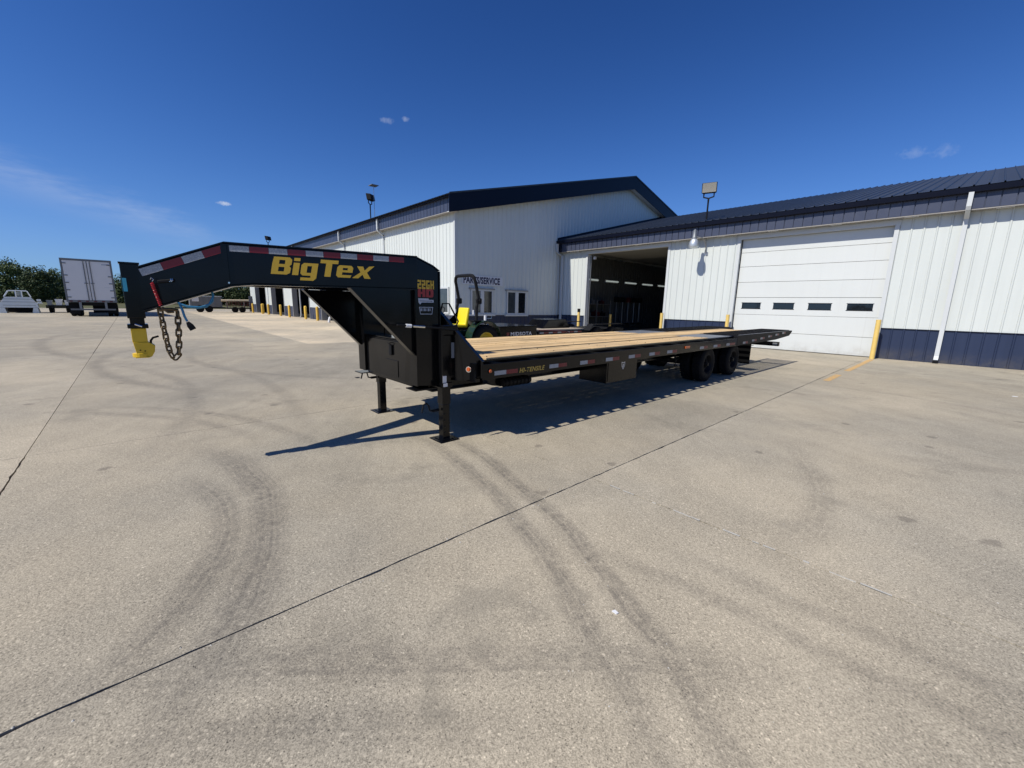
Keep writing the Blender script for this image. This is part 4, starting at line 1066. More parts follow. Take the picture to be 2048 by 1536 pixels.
# --- jacks
for s in (1, -1):
    jx, jy = CX + s * .84, 2.60
    jk = MB().box(jx - .062, jx + .062, jy - .062, jy + .062, .66, 1.33).build('jack', 'black', TR, bevel=.008)
    MB().box(jx - .074, jx + .074, jy - .074, jy + .074, .64, .70).build('collar', 'black', jk, bevel=.006)
    MB().box(jx - .056, jx + .056, jy - .056, jy + .056, .44, .645).build('drop_tube', 'black', jk, bevel=.006)
    MB().box(jx - .048, jx + .048, jy - .048, jy + .048, .014, .44).build('drop_leg', 'black', jk, bevel=.006)
    for k in range(4): MB().cyl((jx + .0485, jy - .025, .10 + .075 * k), (jx + .0495, jy - .025, .10 + .075 * k), .011, 10).build('pin_hole', 'black_matt', jk)
    MB().box(jx - .13, jx + .13, jy - .13, jy + .13, .001, .013).build('foot', 'black', jk, bevel=.003)
    MB().box(jx - .085, jx + .085, jy - .085, jy + .085, .0135, .020).build('foot_weld', 'black', jk)
    px_, py_ = jx - .01, jy - .06
    MB().cyl((px_, py_ - .01, .37 if s == 1 else .52), (px_, py_ - .09, .37 if s == 1 else .52), .018, 10).build('pin_housing', 'black_matt', jk)
    zp = .37 if s == 1 else .52
    MB().tube([(px_, py_ - .09, zp), (px_, py_ - .13, zp + .01), (px_, py_ - .145, zp + .07), (px_, py_ - .17, zp + .10), (px_, py_ - .21, zp + .09), (px_, py_ - .235, zp + .0)], .010, 8).build('pin_handle', 'black_matt', jk, smooth=True)
    MB().box(jx - .07, jx + .075, jy - .05, jy + .16, 1.24, 1.36).build('gearbox', 'black', jk, bevel=.015)
    MB().box(jx - .05, jx + .05, jy + .064, jy + .17, .75, 1.24).build('mount_bracket', 'black', jk, bevel=.006)
    if s == 1:
        MB().box(jx + .0515, jx + .055, jy + .07, jy + .155, .98, 1.16).build('cover_plate', 'grey_plate', jk)
        MB().box(jx + .075, jx + .0765, jy - .055, jy + .0, .655, .695).build('label', 'white_label', jk)
        MB().box(jx + .063, jx + .0645, jy - .055, jy - .005, .70, .78).build('label', 'white_label', jk)
        MB().tube([(jx + .10, jy - .62, 1.375), (jx + .10, jy - .50, 1.365), (jx + .10, jy - .1, 1.33), (jx + .08, jy + .12, 1.30)], .011, 8).build('crank_handle', 'black_matt', jk, smooth=True)
        MB().cyl((jx + .10, jy - .52, 1.366), (jx + .10, jy - .46, 1.361), .019, 10).build('crank_sleeve', 'white_label', jk)
        MB().cyl((jx + .10, jy - .44, 1.360), (jx + .10, jy - .30, 1.349), .0135, 10).build('crank_joint', 'chrome', jk)
        for (yy, zz) in ((.20, 1.22), (.205, 1.06), (.19, .78)):
            MB().box(jx - .01, jx + .03, jy + yy - .015, jy + yy + .015, zz - .025, zz + .025).build('hose_fitting', 'chrome', jk, bevel=.005)
        MB().tube([(jx + .01, jy + .2, 1.2), (jx + .03, jy + .25, 1.0), (jx + .02, jy + .23, .85), (jx, jy + .19, .78)], .014, 8).build('hose', 'rubber', jk, smooth=True)
MB().cyl((CX - .76, 2.66, 1.28), (CX + .76, 2.66, 1.28), .02, 10).build('jack_shaft', 'black', TR)
# --- frame
for s in (1, -1):
    xc = CX + s * .50
    MB().box(xc - .075, xc + .075, 2.6, 14.0, .845, .86).box(xc - .075, xc + .075, 2.6, 14.0, .53, .545).box(xc - .008, xc + .008, 2.6, 14.0, .545, .845).build('frame_beam', 'black', TR)
for xx in (-4.2, -5.305): MB().box(xx - .10, xx + .10, Y0, 9.0, .9355, .9365).build('gap_blocker', 'black_matt', TR)  # dark strips added below the wide plank gaps to keep sunlight from passing
cm = MB().box(FX + .112, NX - .112, -.035, .035, .865, .935); cme = cm.mesh('cross_member', Vector((0, 0, 0))); cme.materials.append(M['black'])
for k in range(19): inst(cme, 'cross_member', TR, (0, 2.95 + .40 * k, 0))
MB().box(FX + .112, NX - .112, 2.80, 2.86, .72, .935).build('front_channel', 'black', TR)
# side channel + rub rail with pockets (sun falls through the slot between them)
for s in (1, -1):
    xo = NX if s == 1 else FX
    def bx(m, a, c, y0, y1, z0, z1): m.box(min(xo - s * a, xo - s * c), max(xo - s * a, xo - s * c), y0, y1, z0, z1)
    m = MB(); bx(m, .100, .110, Y0 - .03, Y1, RB, .975); bx(m, .100, .15, Y0 - .03, Y1, RB, RB + .012)
    m.build('side_channel', 'black', TR)
    m = MB(); bx(m, .0, .010, Y0 - .03, Y1, RB - .002, .94)
    rr = m.build('rub_rail', 'black', TR, bevel=.003)
    m = MB(); bx(m, .0, .088, -.05, .05, .80, .938); pme = m.mesh('stake_pocket', Vector((0, 0, 0))); pme.materials.append(M['black'])
    for k in range(12):
        inst(pme, 'stake_pocket', TR, (s * -.011, 3.06 + .64 * k, 0))
    m = MB(); bx(m, .0, .088, -.012, .012, .77, .90); spm = m.mesh('rail_spacer', Vector((0, 0, 0))); spm.materials.append(M['black'])
    for k in range(12): inst(spm, 'rail_spacer', TR, (s * -.0105, 3.38 + .64 * k, 0))
    if s == 1:
        def patch(y0, y1, mat, z0=.80, z1=.85):
            MB().box(NX + .0005, NX + .0022, y0, y1, z0, z1).build('reflective_tape', mat, rr)
        patch(2.985, 3.165, 'tape_white'); patch(3.168, 3.35, 'tape_red')
        text_mesh('HI-TENSILE', .078, 'lettering', 'dull_gold', rr, lambda u, v: (NX + .002, 3.375 + u, .796 + v), shear=.25, bold=.0020, xs=1.05, spacing=1.1)
        patch(3.915, 4.09, 'tape_white'); patch(4.093, 4.26, 'tape_red')
        for (w0, w1, r1) in ((4.55, 4.72, 4.89), (5.165, 5.345, 5.52), (5.79, 5.97, 6.15), (6.43, 6.61, 6.79), (7.055, 7.25, 7.43), (8.42, 8.61, 8.79), (9.09, 9.29, 9.47), (9.80, 9.99, 10.30)):
            patch(w0, w1, 'tape_white', .795, .848); patch(w1 + .003, r1, 'tape_red', .795, .848)
        MB().box(NX + .001, NX + .02, 7.74, 7.93, .845, .89).build('marker_light', 'amber', rr, bevel=.006)
        MB().cyl((NX + .001, 3.05 - .13, .856), (NX + .008, 3.05 - .13, .856), .030, 16).build('light_ring', 'black_matt', rr)
        MB().cyl((NX + .008, 3.05 - .13, .856), (NX + .016, 3.05 - .13, .856), .021, 16, .016).build('marker_light', 'amber', rr)
# --- deck planks
pw, gap = .184, .0055
groups = [(-3.66, -4.13, 3), (-4.275, -5.265, 5), (-5.345, -6.04, 4)]
rear_of = lambda xc: 9.05 if (xc > -4.43 or xc < -5.27) else 13.9
for gi, (xa, xb, nn_) in enumerate(groups):
    w_ = (xa - xb) / nn_
    for k in range(nn_):
        x1 = xa - k * w_; x0 = x1 - w_ + gap
        xc = (x0 + x1) / 2
        yf = 2.93 + (.02 if gi == 0 else random.uniform(-.03, .02))
        dz = random.gauss(0, .004) + (.012 if gi == 0 else 0)
        parts = [(yf, rear_of(xc))]
        if k % 2 == 0: sp0 = random.choice([4.95, 6.1, 7.3]); parts = [(yf, sp0 - .003), (sp0 + .003, rear_of(xc))]
        for (ya, yb) in parts:
            MB().hexa([(x0, ya, .937), (x1, ya, .937), (x1, yb, .937), (x0, yb, .937)],
                      [(x0, ya, DZ + dz), (x1, ya, DZ + dz + random.gauss(0, .0015)), (x1, yb, DZ + dz), (x0, yb, DZ + dz + random.gauss(0, .0015))]).build('deck_plank', 'wood', TR, bevel=.005)
for yb in [3.0, 4.96, 6.1, 7.3]:
    for k in range(7):
        pass
m = MB()
for gi, (xa, xb, nn_) in enumerate(groups):
    w_ = (xa - xb) / nn_
    for k in range(nn_):
        for yy in (3.02, 4.2, 5.4, 6.6, 7.8, 8.9):
            m.cyl((xa - w_ * (k + .5), yy, DZ + .004), (xa - w_ * (k + .5), yy, DZ + .0165 if gi == 0 else DZ + .006), .008, 6)
o = m.build('deck_screws', 'black_matt', TR); tag(o, kind='stuff')
# grey hinge plates ahead of the ramps
for (x0, x1) in ((-4.42, -3.665), (-6.035, -5.28)):
    MB().box(x0, x1, 9.06, Y1 - .06, .94, DZ + .002).build('hinge_plate', 'grey_plate', TR, bevel=.002)
    for k in range(5):
        MB().cyl((x0 + .02 + k * .165, Y1 - .04, DZ - .01), (x0 + .14 + k * .165, Y1 - .04, DZ - .01), .022, 10).build('hinge_barrel', 'black', TR)
# --- ramps
RY0, RY1 = Y1 + .02, 14.92
for (x0, x1) in ((-4.43, NX), (FX, -5.27)):
    rp = MB()
    for xx in (x0, x1 - .05):
        rp.prism([(xx, RY0, DZ - .225), (xx, RY0 + 2.9, DZ - .20), (xx, RY1 - .25, DZ - .13), (xx, RY1, DZ - .02), (xx, RY1, DZ + .02), (xx, RY0, DZ + .005)], (.05, 0, 0))
    rp.box(x0 + .05, x1 - .05, RY0, RY0 + .06, DZ - .15, DZ)
    rp = rp.build('ramp', 'black_matt', TR, bevel=.004)
    tr = MB()
    nn_ = 36
    for k in range(nn_):
        y = RY0 + .10 + (RY1 - RY0 - .2) * k / (nn_ - 1)
        zz = DZ + .005 + .015 * (y - RY0) / (RY1 - RY0)
        tr.prism([(x0 + .05, y - .028, zz - .028), (x0 + .05, y + .03, zz - .028), (x0 + .05, y + .03, zz - .02), (x0 + .05, y - .012, zz + .018), (x0 + .05, y - .028, zz + .018)], (x1 - x0 - .10, 0, 0))
    o = tr.build('ramp_cleats', 'black_matt', rp); tag(o, kind='stuff')
    if x1 == NX:
        for k in range(6):
            y = 10.82 + .62 * k
            zc = .815 + .028 * k
            for (a, c, mt) in ((y, y + .17, 'tape_white'), (y + .173, y + .33, 'tape_red')):
                MB().box(NX + .0006, NX + .0022, a, c, zc - .024, zc + .026).build('reflective_tape', mt, rp)
        MB().box(NX - .03, NX + .004, RY0 + .1, RY1 - .1, DZ + .021, DZ + .026).build('edge_strip', 'grey_plate', rp)
# --- wheels, axles, mud flaps, rear bar
def wheel(parent, xo, y, z, R, W, side, rimmat='black_matt', tyremat='rubber', hub=True, name='wheel'):
    s = side; W = W * s
    ty = MB().lathe([(xo - W * .06, R * .58), (xo - W * .0, R * .66), (xo + W * .02, R * .80), (xo - W * .06, R * .93), (xo - W * .16, R * .985), (xo - W * .30, R), (xo - W * .70, R), (xo - W * .84, R * .985), (xo - W * .95, R * .92), (xo - W, R * .78), (xo - W * .94, R * .58)], (0, y, z), 'x', 36)
    w = bpy.data.objects.new(name, None); COL.objects.link(w); w.parent = parent
    ty.build('tyre', tyremat, w, smooth=True)
    rm = MB().lathe([(xo - W * .07, R * .60), (xo - W * .05, R * .55), (xo - W * .20, R * .50), (xo - W * .42, R * .46), (xo - W * .46, R * .20), (xo - W * .40, R * .16), (xo - W * .15, R * .14), (xo - W * .12, .001)], (0, y, z), 'x', 28, closed=False)
    rm.build('rim', rimmat, w, smooth=True)
    tr = MB()
    for k in range(30):
        a = 2 * PI * k / 30
        for sgn in (0, 1):
            aa = a + sgn * PI / 30
            c = Vector((xo - W * (.30 if sgn else .70), y + (R + .002) * math.cos(aa), z + (R + .002) * math.sin(aa)))
            rad = Vector((0, math.cos(aa), math.sin(aa))); tan = Vector((0, -math.sin(aa), math.cos(aa)))
            h = abs(W) * .17
            tr.hexa([c + X * h - tan * .025 - rad * .004, c - X * h - tan * .025 - rad * .004, c - X * h + tan * .025 - rad * .004, c + X * h + tan * .025 - rad * .004],
                    [c + X * h - tan * .022 + rad * .006, c - X * h - tan * .022 + rad * .006, c - X * h + tan * .022 + rad * .006, c + X * h + tan * .022 + rad * .006])
    tr.build('tread', tyremat, w)
    if hub:
        hb = MB().cyl((xo - W * .16, y, z), (xo - W * .02, y, z), R * .12, 16, R * .10)
        for k in range(8):
            a = 2 * PI * k / 8
            hb.cyl((xo - W * .45, y + R * .28 * math.cos(a), z + R * .28 * math.sin(a)), (xo - W * .36, y + R * .28 * math.cos(a), z + R * .28 * math.sin(a)), R * .035, 6)
        hb.build('hub', rimmat, w)
    return w
for yw in (9.33, 10.82):
    MB().cyl((FX + .3, yw, .39), (NX - .3, yw, .39), .06, 12).build('axle', 'black_matt', TR)
    for s in (1, -1):
        xo = NX - .16 if s == 1 else FX + .16
        wheel(TR, xo, yw, .392, .385, .225, s)
        wheel(TR, xo - s * .27, yw, .392, .385, .225, s, hub=False)
    for s in (1, -1):
        MB().box(CX + s * .62 - .04, CX + s * .62 + .04, yw - .5, yw + .5, .48, .53).build('leaf_spring', 'black_matt', TR)
for s in (1, -1):
    x0, x1 = (NX - .75, NX - .15) if s == 1 else (FX + .15, FX + .75)
    MB().box(x0, x1, 11.92, 11.935, .19, .80).build('mud_flap', 'flap', TR, bevel=.01)
MB().box(FX + .08, NX - .02, 13.80, 13.90, .575, .70).build('rear_bar', 'black', TR, bevel=.008)
MB().box(NX - .17, NX - .05, 13.79, 13.799, .60, .675).build('tail_lens', 'grey_plate', TR)
for s in (1, -1): MB().box(CX + s * .5 - .05, CX + s * .5 + .05, 13.7, 13.8, .60, .86).build('bar_bracket', 'black', TR)
# --- under-deck tool box with shield emblem
ub = MB().box(-4.30, -3.75, 5.50, 6.40, .385, .76).build('under_toolbox', 'black', TR, bevel=.006)
MB().box(-3.749, -3.742, 5.53, 6.37, .41, .735).build('toolbox_lid', 'black', ub, bevel=.003)
sh = [(0, 1), (.5, .92), (1, 1), (.95, .45), (.5, 0), (.05, .45)]
sh2 = [(.5 + (x - .5) * .72, .52 + (y - .52) * .72) for x, y in sh]
glyph_mesh([[(x * .105, y * .135) for x, y in sh], [(x * .105, y * .135) for x, y in sh2]], 'emblem', 'white_label', ub, lambda u, v: (-3.7405, 5.90 + u, .575 + v))
glyph_mesh([[(.036, .045), (.062, .045), (.066, .095), (.040, .098)]], 'emblem', 'white_label', ub, lambda u, v: (-3.7405, 5.90 + u, .575 + v))
# --- ratchet / winch bracket under the front of the deck
wb = MB().prism([(-4.05, 3.12, .77), (-4.05, 3.36, .56), (-4.05, 3.52, .53), (-4.05, 3.58, .56), (-4.05, 3.58, .77)], (-.35, 0, 0)).build('winch_bracket', 'black', TR)
MB().cyl((-4.0, 3.50, .585), (-4.0, 4.0, .585), .05, 14).build('winch_drum', 'black_matt', wb)
m = MB()
for k in range(7): m.cyl((-4.0, 3.52 + .07 * k, .585), (-4.0, 3.545 + .07 * k, .585), .062, 10)
m.build('winch_teeth', 'black_matt', wb)
MB().prism([(-4.05, 3.96, .77), (-4.05, 3.96, .54), (-4.05, 4.02, .53), (-4.05, 4.07, .60), (-4.05, 4.02, .77)], (-.30, 0, 0)).build('winch_end', 'black', wb)
MB().tube([(-3.95, 8.15, .70), (-3.9, 8.16, .55), (-3.93, 8.18, .42)], .012, 6).build('air_line', 'black_matt', TR)
MB().box(-3.95, -3.90, 8.08, 8.20, .68, .71).build('valve', 'chrome', TR)

# ================================================================== COMPACT TRACTOR
tx, tyy = -10.25, 7.72            # rear axle centre, nose towards -Y
TC = thing('compact_tractor', (tx, tyy, 0), 'green compact tractor with yellow seat and folding roll bar', 'tractor')
for s in (1, -1):
    wheel(TC, tx + s * .70, tyy, .50, .50, .30, s, 'rim_yellow', name='rear_wheel')
    wheel(TC, tx + s * .60, tyy - 1.85, .33, .33, .20, s, 'rim_yellow', name='front_wheel')
    fd = MB()
    arc = [(tyy + .58 * math.cos(a), .50 + .60 * math.sin(a)) for a in [math.radians(q) for q in range(10, 171, 16)]]
    for (ya, za), (yb, zb) in zip(arc[:-1], arc[1:]):
        fd.hexa([(tx + s * .38, ya, za), (tx + s * .70, ya, za), (tx + s * .70, yb, zb), (tx + s * .38, yb, zb)], [(tx + s * .38, ya, za + .03), (tx + s * .70, ya, za + .03), (tx + s * .70, yb, zb + .03), (tx + s * .38, yb, zb + .03)])
    fd.build('fender', 'green_paint', TC)
    MB().box(tx + s * .54 - .10, tx + s * .54 + .10, tyy - .45, tyy - .15, 1.10, 1.14).build('fender_console', 'black_matt', TC, bevel=.01)
MB().box(tx - .28, tx + .28, tyy - 2.35, tyy - 1.28, .55, 1.20).build('hood', 'green_paint', TC, bevel=.06)
MB().box(tx - .22, tx + .22, tyy - .95, tyy + .25, .40, .82).build('transmission', 'green_paint', TC, bevel=.03)
MB().box(tx - .45, tx + .45, tyy - .85, tyy - .1, .60, .66).build('floor_plate', 'black_matt', TC)
st = MB()
st.prism([(tx - .25, tyy - .92, .93), (tx - .25, tyy - .90, 1.03), (tx - .25, tyy - .46, 1.00), (tx - .25, tyy - .36, 1.50), (tx - .25, tyy - .27, 1.48), (tx - .25, tyy - .36, .91)], (.50, 0, 0))
seat_o = st.build('seat', 'seat_yellow', TC, bevel=.07); seat_o.modifiers[0].segments = 4; smoothen(seat_o.data, 60)
MB().tube([(tx, tyy - 1.35, 1.1), (tx, tyy - 1.2, 1.35)], .025, 8).build('steering_column', 'black_matt', TC)
MB().tube([(tx + .19 * math.cos(a), tyy - 1.18 + .10 * math.sin(a), 1.36 + .14 * math.sin(a)) for a in [2 * PI * k / 18 for k in range(18)]], .014, 6, closed=True).build('steering_wheel', 'black_matt', TC, smooth=True)
rb = [(-.50, .42, .80), (-.50, .42, 1.50), (-.50, .45, 1.62), (-.50, .50, 1.72), (-.50, .40, 2.15), (-.49, .365, 2.28), (-.455, .35, 2.37), (-.39, .345, 2.415), (-.30, .34, 2.425), (.30, .34, 2.425), (.39, .345, 2.415), (.455, .35, 2.37), (.49, .365, 2.28), (.50, .40, 2.15), (.50, .50, 1.72), (.50, .45, 1.62), (.50, .42, 1.50), (.50, .42, .80)]
MB().tube([(tx + a, tyy + b_ - .66, c) for a, b_, c in rb], .047, 8).build('roll_bar', 'black_matt', TC, smooth=True)
for s in (1, -1):
    MB().box(tx + s * .50 - .045, tx + s * .50 + .045, tyy - .26, tyy - .06, 1.60, 1.78).build('roll_bar_hinge', 'black_matt', TC, bevel=.04)
    MB().cyl((tx + s * .545, tyy - .16, 1.70), (tx + s * .60, tyy - .16, 1.70), .04, 10).build('hinge_knob', 'black_matt', TC)
    MB().box(tx + s * .46 - .02, tx + s * .46 + .02, tyy - .34, tyy - .305, 1.30, 1.43).build('reflector', 'white_label', TC)
    MB().tube([(tx + s * .33, tyy + .45, .85), (tx + s * .36, tyy + .75, .55), (tx + s * .36, tyy + 1.0, .42)], .025, 8).build('lift_arm', 'black_matt', TC)
    MB().tube([(tx + s * .30, tyy + .35, 1.0), (tx + s * .36, tyy + .65, .62)], .018, 8).build('lift_link', 'chrome', TC)

# ================================================================== EQUIPMENT TRAILER BEHIND
ex = -11.6
ET = thing('equipment_trailer', (ex, 13.5, 0), 'black equipment trailer with grey plank deck parked between the tractor and the open bay', 'trailer')
ew = 1.0
MB().tube([(ex + ew - .1, 9.9, .46), (ex + .08, 8.5, .50)], .06, 6).build('tongue_bar', 'black_matt', ET)
MB().tube([(ex - ew + .1, 9.9, .46), (ex - .08, 8.5, .50)], .06, 6).build('tongue_bar', 'black_matt', ET)
MB().box(ex - .08, ex + .08, 8.55, 8.95, .50, .64).build('hitch', 'steel', ET, bevel=.02)
jk2 = MB().cyl((ex + .18, 9.15, .18), (ex + .18, 9.15, 1.10), .045, 10).build('jack', 'black_matt', ET)
MB().cyl((ex + .18, 9.15, 1.02), (ex + .18, 9.15, 1.22), .05, 10).build('jack_cap', 'white_label', jk2)
MB().cyl((ex + .24, 9.10, .70), (ex + .24, 9.10, .92), .05, 10).build('reflective_sleeve', 'chrome', jk2)
MB().tube([(ex + .18, 9.15, 1.1), (ex + .28, 9.35, 1.12), (ex + .30, 9.36, 1.22)], .012, 6).build('jack_crank', 'chrome', jk2)
b = MB()
for (yy, zz, hh) in ((8.6, .64, .24), (8.72, .64, .30), (8.84, .66, .2), (8.66, .60, .12)): b.tube([(ex + .12, yy, zz), (ex + .14, yy + .02, zz + hh * .7), (ex + .14, yy + .07, zz + hh), (ex + .13, yy + .1, zz + hh * .6)], .016, 6)
b.build('safety_hooks', 'chrome', ET, smooth=True)
hb = MB().box(ex - ew, ex + ew, 9.15, 10.92, .50, .86).build('front_box', 'black', ET, bevel=.01)
MB().box(ex - ew - .02, ex + ew + .02, 9.13, 10.94, .862, .878).build('box_lid', 'black', hb)
text_mesh('MIDSOTA', .17, 'lettering', 'white_label', hb, lambda u, v: (ex + ew + .003, 9.62 + u, .545 + v), bold=.004, xs=1.3, spacing=1.12)
MB().box(ex + ew + .001, ex + ew + .003, 9.44, 9.56, .55, .66).build('logo_patch', 'dark_red', hb)
for k in range(9):
    x0 = ex - .98 + .218 * k
    MB().box(x0, x0 + .21, 10.98, 13.75, .66, .71).build('deck_plank', 'wood_old', ET)
for s in (1, -1):
    MB().box(ex + s * 1.0 - .03, ex + s * 1.0 + .03, 10.96, 16.6, .52, .655).build('side_rail', 'black_matt', ET)
    for k in range(5):
        y = 11.05 + .5 * k
        MB().box(ex + s * 1.032 - .001, ex + s * 1.032 + .001, y, y + .22, .57, .62).build('reflective_tape', 'tape_white', ET)
        MB().box(ex + s * 1.032 - .001, ex + s * 1.032 + .001, y + .225, y + .49, .57, .62).build('reflective_tape', 'tape_red', ET)
    for yw in (14.35, 15.45):
        wheel(ET, ex + s * 1.27, yw, .38, .38, .22, s)
    f = MB(); f.hexa([(ex + s * 1.02, 13.72, .62), (ex + s * 1.30, 13.72, .62), (ex + s * 1.30, 13.97, .86), (ex + s * 1.02, 13.97, .86)], [(ex + s * 1.02, 13.70, .64), (ex + s * 1.30, 13.70, .64), (ex + s * 1.30, 13.95, .89), (ex + s * 1.02, 13.95, .89)])
    f.box(min(ex + s * 1.02, ex + s * 1.30), max(ex + s * 1.02, ex + s * 1.30), 13.95, 16.1, .862, .89)
    f.build('fender', 'black_matt', ET)
MB().box(ex - .97, ex + .97, 13.8, 16.7, .60, .66).build('rear_deck', 'black_matt', ET)
MB().tube([(ex + 1.04, 11.0, .70), (ex + 1.05, 12.4, .63), (ex + 1.05, 12.7, .58)], .02, 6).build('tie_strap', 'maroon', ET)
bk = MB().prism([(-12.15, 11.85, .712), (-12.15, 12.2, 1.05), (-12.15, 13.25, 1.07), (-12.15, 13.55, .712)], (.95, 0, 0)).build('loader_bucket', 'black', origin=(-11.8, 13.5, .72), bevel=.02)
tag(bk, 'black loader bucket lying on the plank deck of the equipment trailer', 'bucket')

# ================================================================== SEMI TRAILER (far left)
SX = -47.0
SY0, SY1 = -3.70, -0.86
ST = thing('box_semi_trailer', (SX, -2.3, 0), 'white box semi trailer seen from behind at the far left', 'trailer')
MB().hexa([(SX - .12, SY0, 1.28), (SX - .12, SY1, 1.28), (SX - .12, SY1, 4.40), (SX - .12, SY0, 4.40)], [(SX - 14.5, SY0 - .75, 1.28), (SX - 14.5, SY1 - .75, 1.28), (SX - 14.5, SY1 - .75, 4.40), (SX - 14.5, SY0 - .75, 4.40)]).build('box_body', 'truck_white', ST)
fr = MB().box(SX - .12, SX, SY0, SY0 + .10, 1.14, 4.42).box(SX - .12, SX, SY1 - .10, SY1, 1.14, 4.42).box(SX - .12, SX, SY0 + .1, SY1 - .1, 4.28, 4.42).box(SX - .12, SX + .01, SY0, SY1, 1.12, 1.27)
fr.build('rear_frame', 'grey_paint', ST)
ym = (SY0 + SY1) / 2
for (a, c) in ((SY0 + .11, ym - .015), (ym + .015, SY1 - .11)):
    dr = MB().box(SX - .09, SX - .02, a, c, 1.28, 4.27).build('rear_door', 'truck_white', ST, bevel=.008)
    e = c if a < ym - 1 else a
    inner = c - .16 if c < ym + .01 else a + .16
    MB().cyl((SX + .01, inner, 1.25), (SX + .01, inner, 4.30), .028, 8).build('lock_rod', 'grey_paint', dr)
    MB().box(SX - .018, SX + .03, inner - .10, inner + .10, 2.55, 2.61).build('lock_handle', 'grey_paint', dr)
    outer = a if a < ym - 1 else c
    sg = 1 if a < ym - 1 else -1
    for z in (1.5, 2.05, 2.6, 3.15, 4.05):
        MB().box(SX - .019, SX + .012, min(outer, outer + sg * .2), max(outer, outer + sg * .2), z - .035, z + .035).build('hinge', 'grey_paint', dr)
    if sg == -1:
        MB().box(SX - .0195, SX - .017, c - .48, c - .06, 4.02, 4.12).build('plate', 'silver_print', dr)
        MB().box(SX - .0195, SX - .017, c - .5, c - .12, 2.28, 2.30).build('print_line', 'silver_print', dr)
MB().box(SX - .002, SX + .003, ym - .014, ym + .014, 1.28, 4.27).build('door_gap', 'black_matt', ST)
for k in range(6):
    MB().box(SX + .012, SX + .016, SY0 + .15 + .45 * k, SY0 + .33 + .45 * k, 1.15, 1.24).build('tail_light', 'maroon', ST)
MB().box(SX - .10, SX, SY0 + .15, SY1 - .15, .50, .62).build('underride_bar', 'grey_paint', ST)
for y in (SY0 + .65, SY1 - .75): MB().box(SX - .10, SX - .01, y, y + .14, .62, 1.12).build('bar_post', 'grey_plate', ST)
MB().box(SX - 13, SX - .2, SY0 + .6, SY1 - .6, .85, 1.12).build('underframe', 'black_matt', ST)
for xx in (-1.3, -2.6):
    for s, y in ((1, SY1 - .05), (1, SY1 - .4), (-1, SY0 + .05), (-1, SY0 + .4)):
        m = MB().lathe([(y, .28), (y, .46), (y - s * .05, .52), (y - s * .22, .52), (y - s * .27, .46), (y - s * .27, .28)], (SX + xx, 0, .52), 'y', 24)
        m.build('tyre', 'rubber', ST, smooth=True)
for y in (SY0 + .3, SY1 - .4): MB().box(SX - .4, SX - .38, y - .25, y + .35, .22, 1.1).build('mud_flap', 'rubber', ST)
MB().box(SX - 12, SX - 11.8, -2.9, -1.7, 0, 1.1).build('landing_gear', 'black_matt', ST)

# ================================================================== ALUMINIUM TRUCK BED and far equipment
ax = -56.6
TB = thing('truck_bed', (ax, -7.4, 0), 'aluminium flatbed truck body with headache rack set on the ground at far left', 'truck bed')
MB().prism([(ax, -8.55, .48), (ax, -6.22, .48), (ax, -6.30, .86), (ax, -6.62, 1.40), (ax, -8.12, 1.40), (ax, -8.45, .86)], (-.06, 0, 0)).build('tail_panel', 'alu', TB)
MB().box(ax - 2.6, ax - .05, -8.5, -6.25, .78, .88).build('deck', 'alu', TB)
for (a, c) in (((-8.15, 1.40), (-7.85, 1.93)), ((-6.60, 1.40), (-6.78, 1.93)), ((-7.85, 1.93), (-6.78, 1.93)), ((-7.45, 1.4), (-7.45, 1.93)), ((-7.1, 1.4), (-7.1, 1.93))):
    MB().tube([(ax - 2.4 * 0, a[0], a[1]), (ax, c[0], c[1])], .045, 6).build('rack_bar', 'alu', TB)
for k in range(4):
    MB().box(ax - .05, ax - .01, -7.42, -7.13, 1.46 + .10 * k, 1.50 + .10 * k).build('rack_louvre', 'alu', TB)
for y in (-8.45, -6.55):
    MB().prism([(ax, y - .12, 0), (ax, y + .30, 0), (ax, y + .22, .5), (ax, y - .02, .5)], (-.9, 0, 0)).build('skirt', 'alu', TB)
for y in (-8.3, -6.5): MB().box(ax + .001, ax + .02, y - .08, y + .08, 1.02, 1.08).build('tail_light', 'white_label', TB)
for z in (.66, .95, 1.2): MB().box(ax + .001, ax + .025, -8.3, -6.4 + (.0 if z < 1 else -.12), z, z + .03).build('panel_rib', 'grey_plate', TB)
MB().box(ax - 1.6, ax - 1.5, -8.3, -6.4, .02, .76).build('sub_frame', 'black_matt', TB)
for (y, z) in ((-6.2, 1.15), (-6.15, .95)): MB().box(ax - .5, ax - .02, y - .1, y + .12, z - .1, z + .06).build('tool_pod', 'alu', TB, bevel=.02)

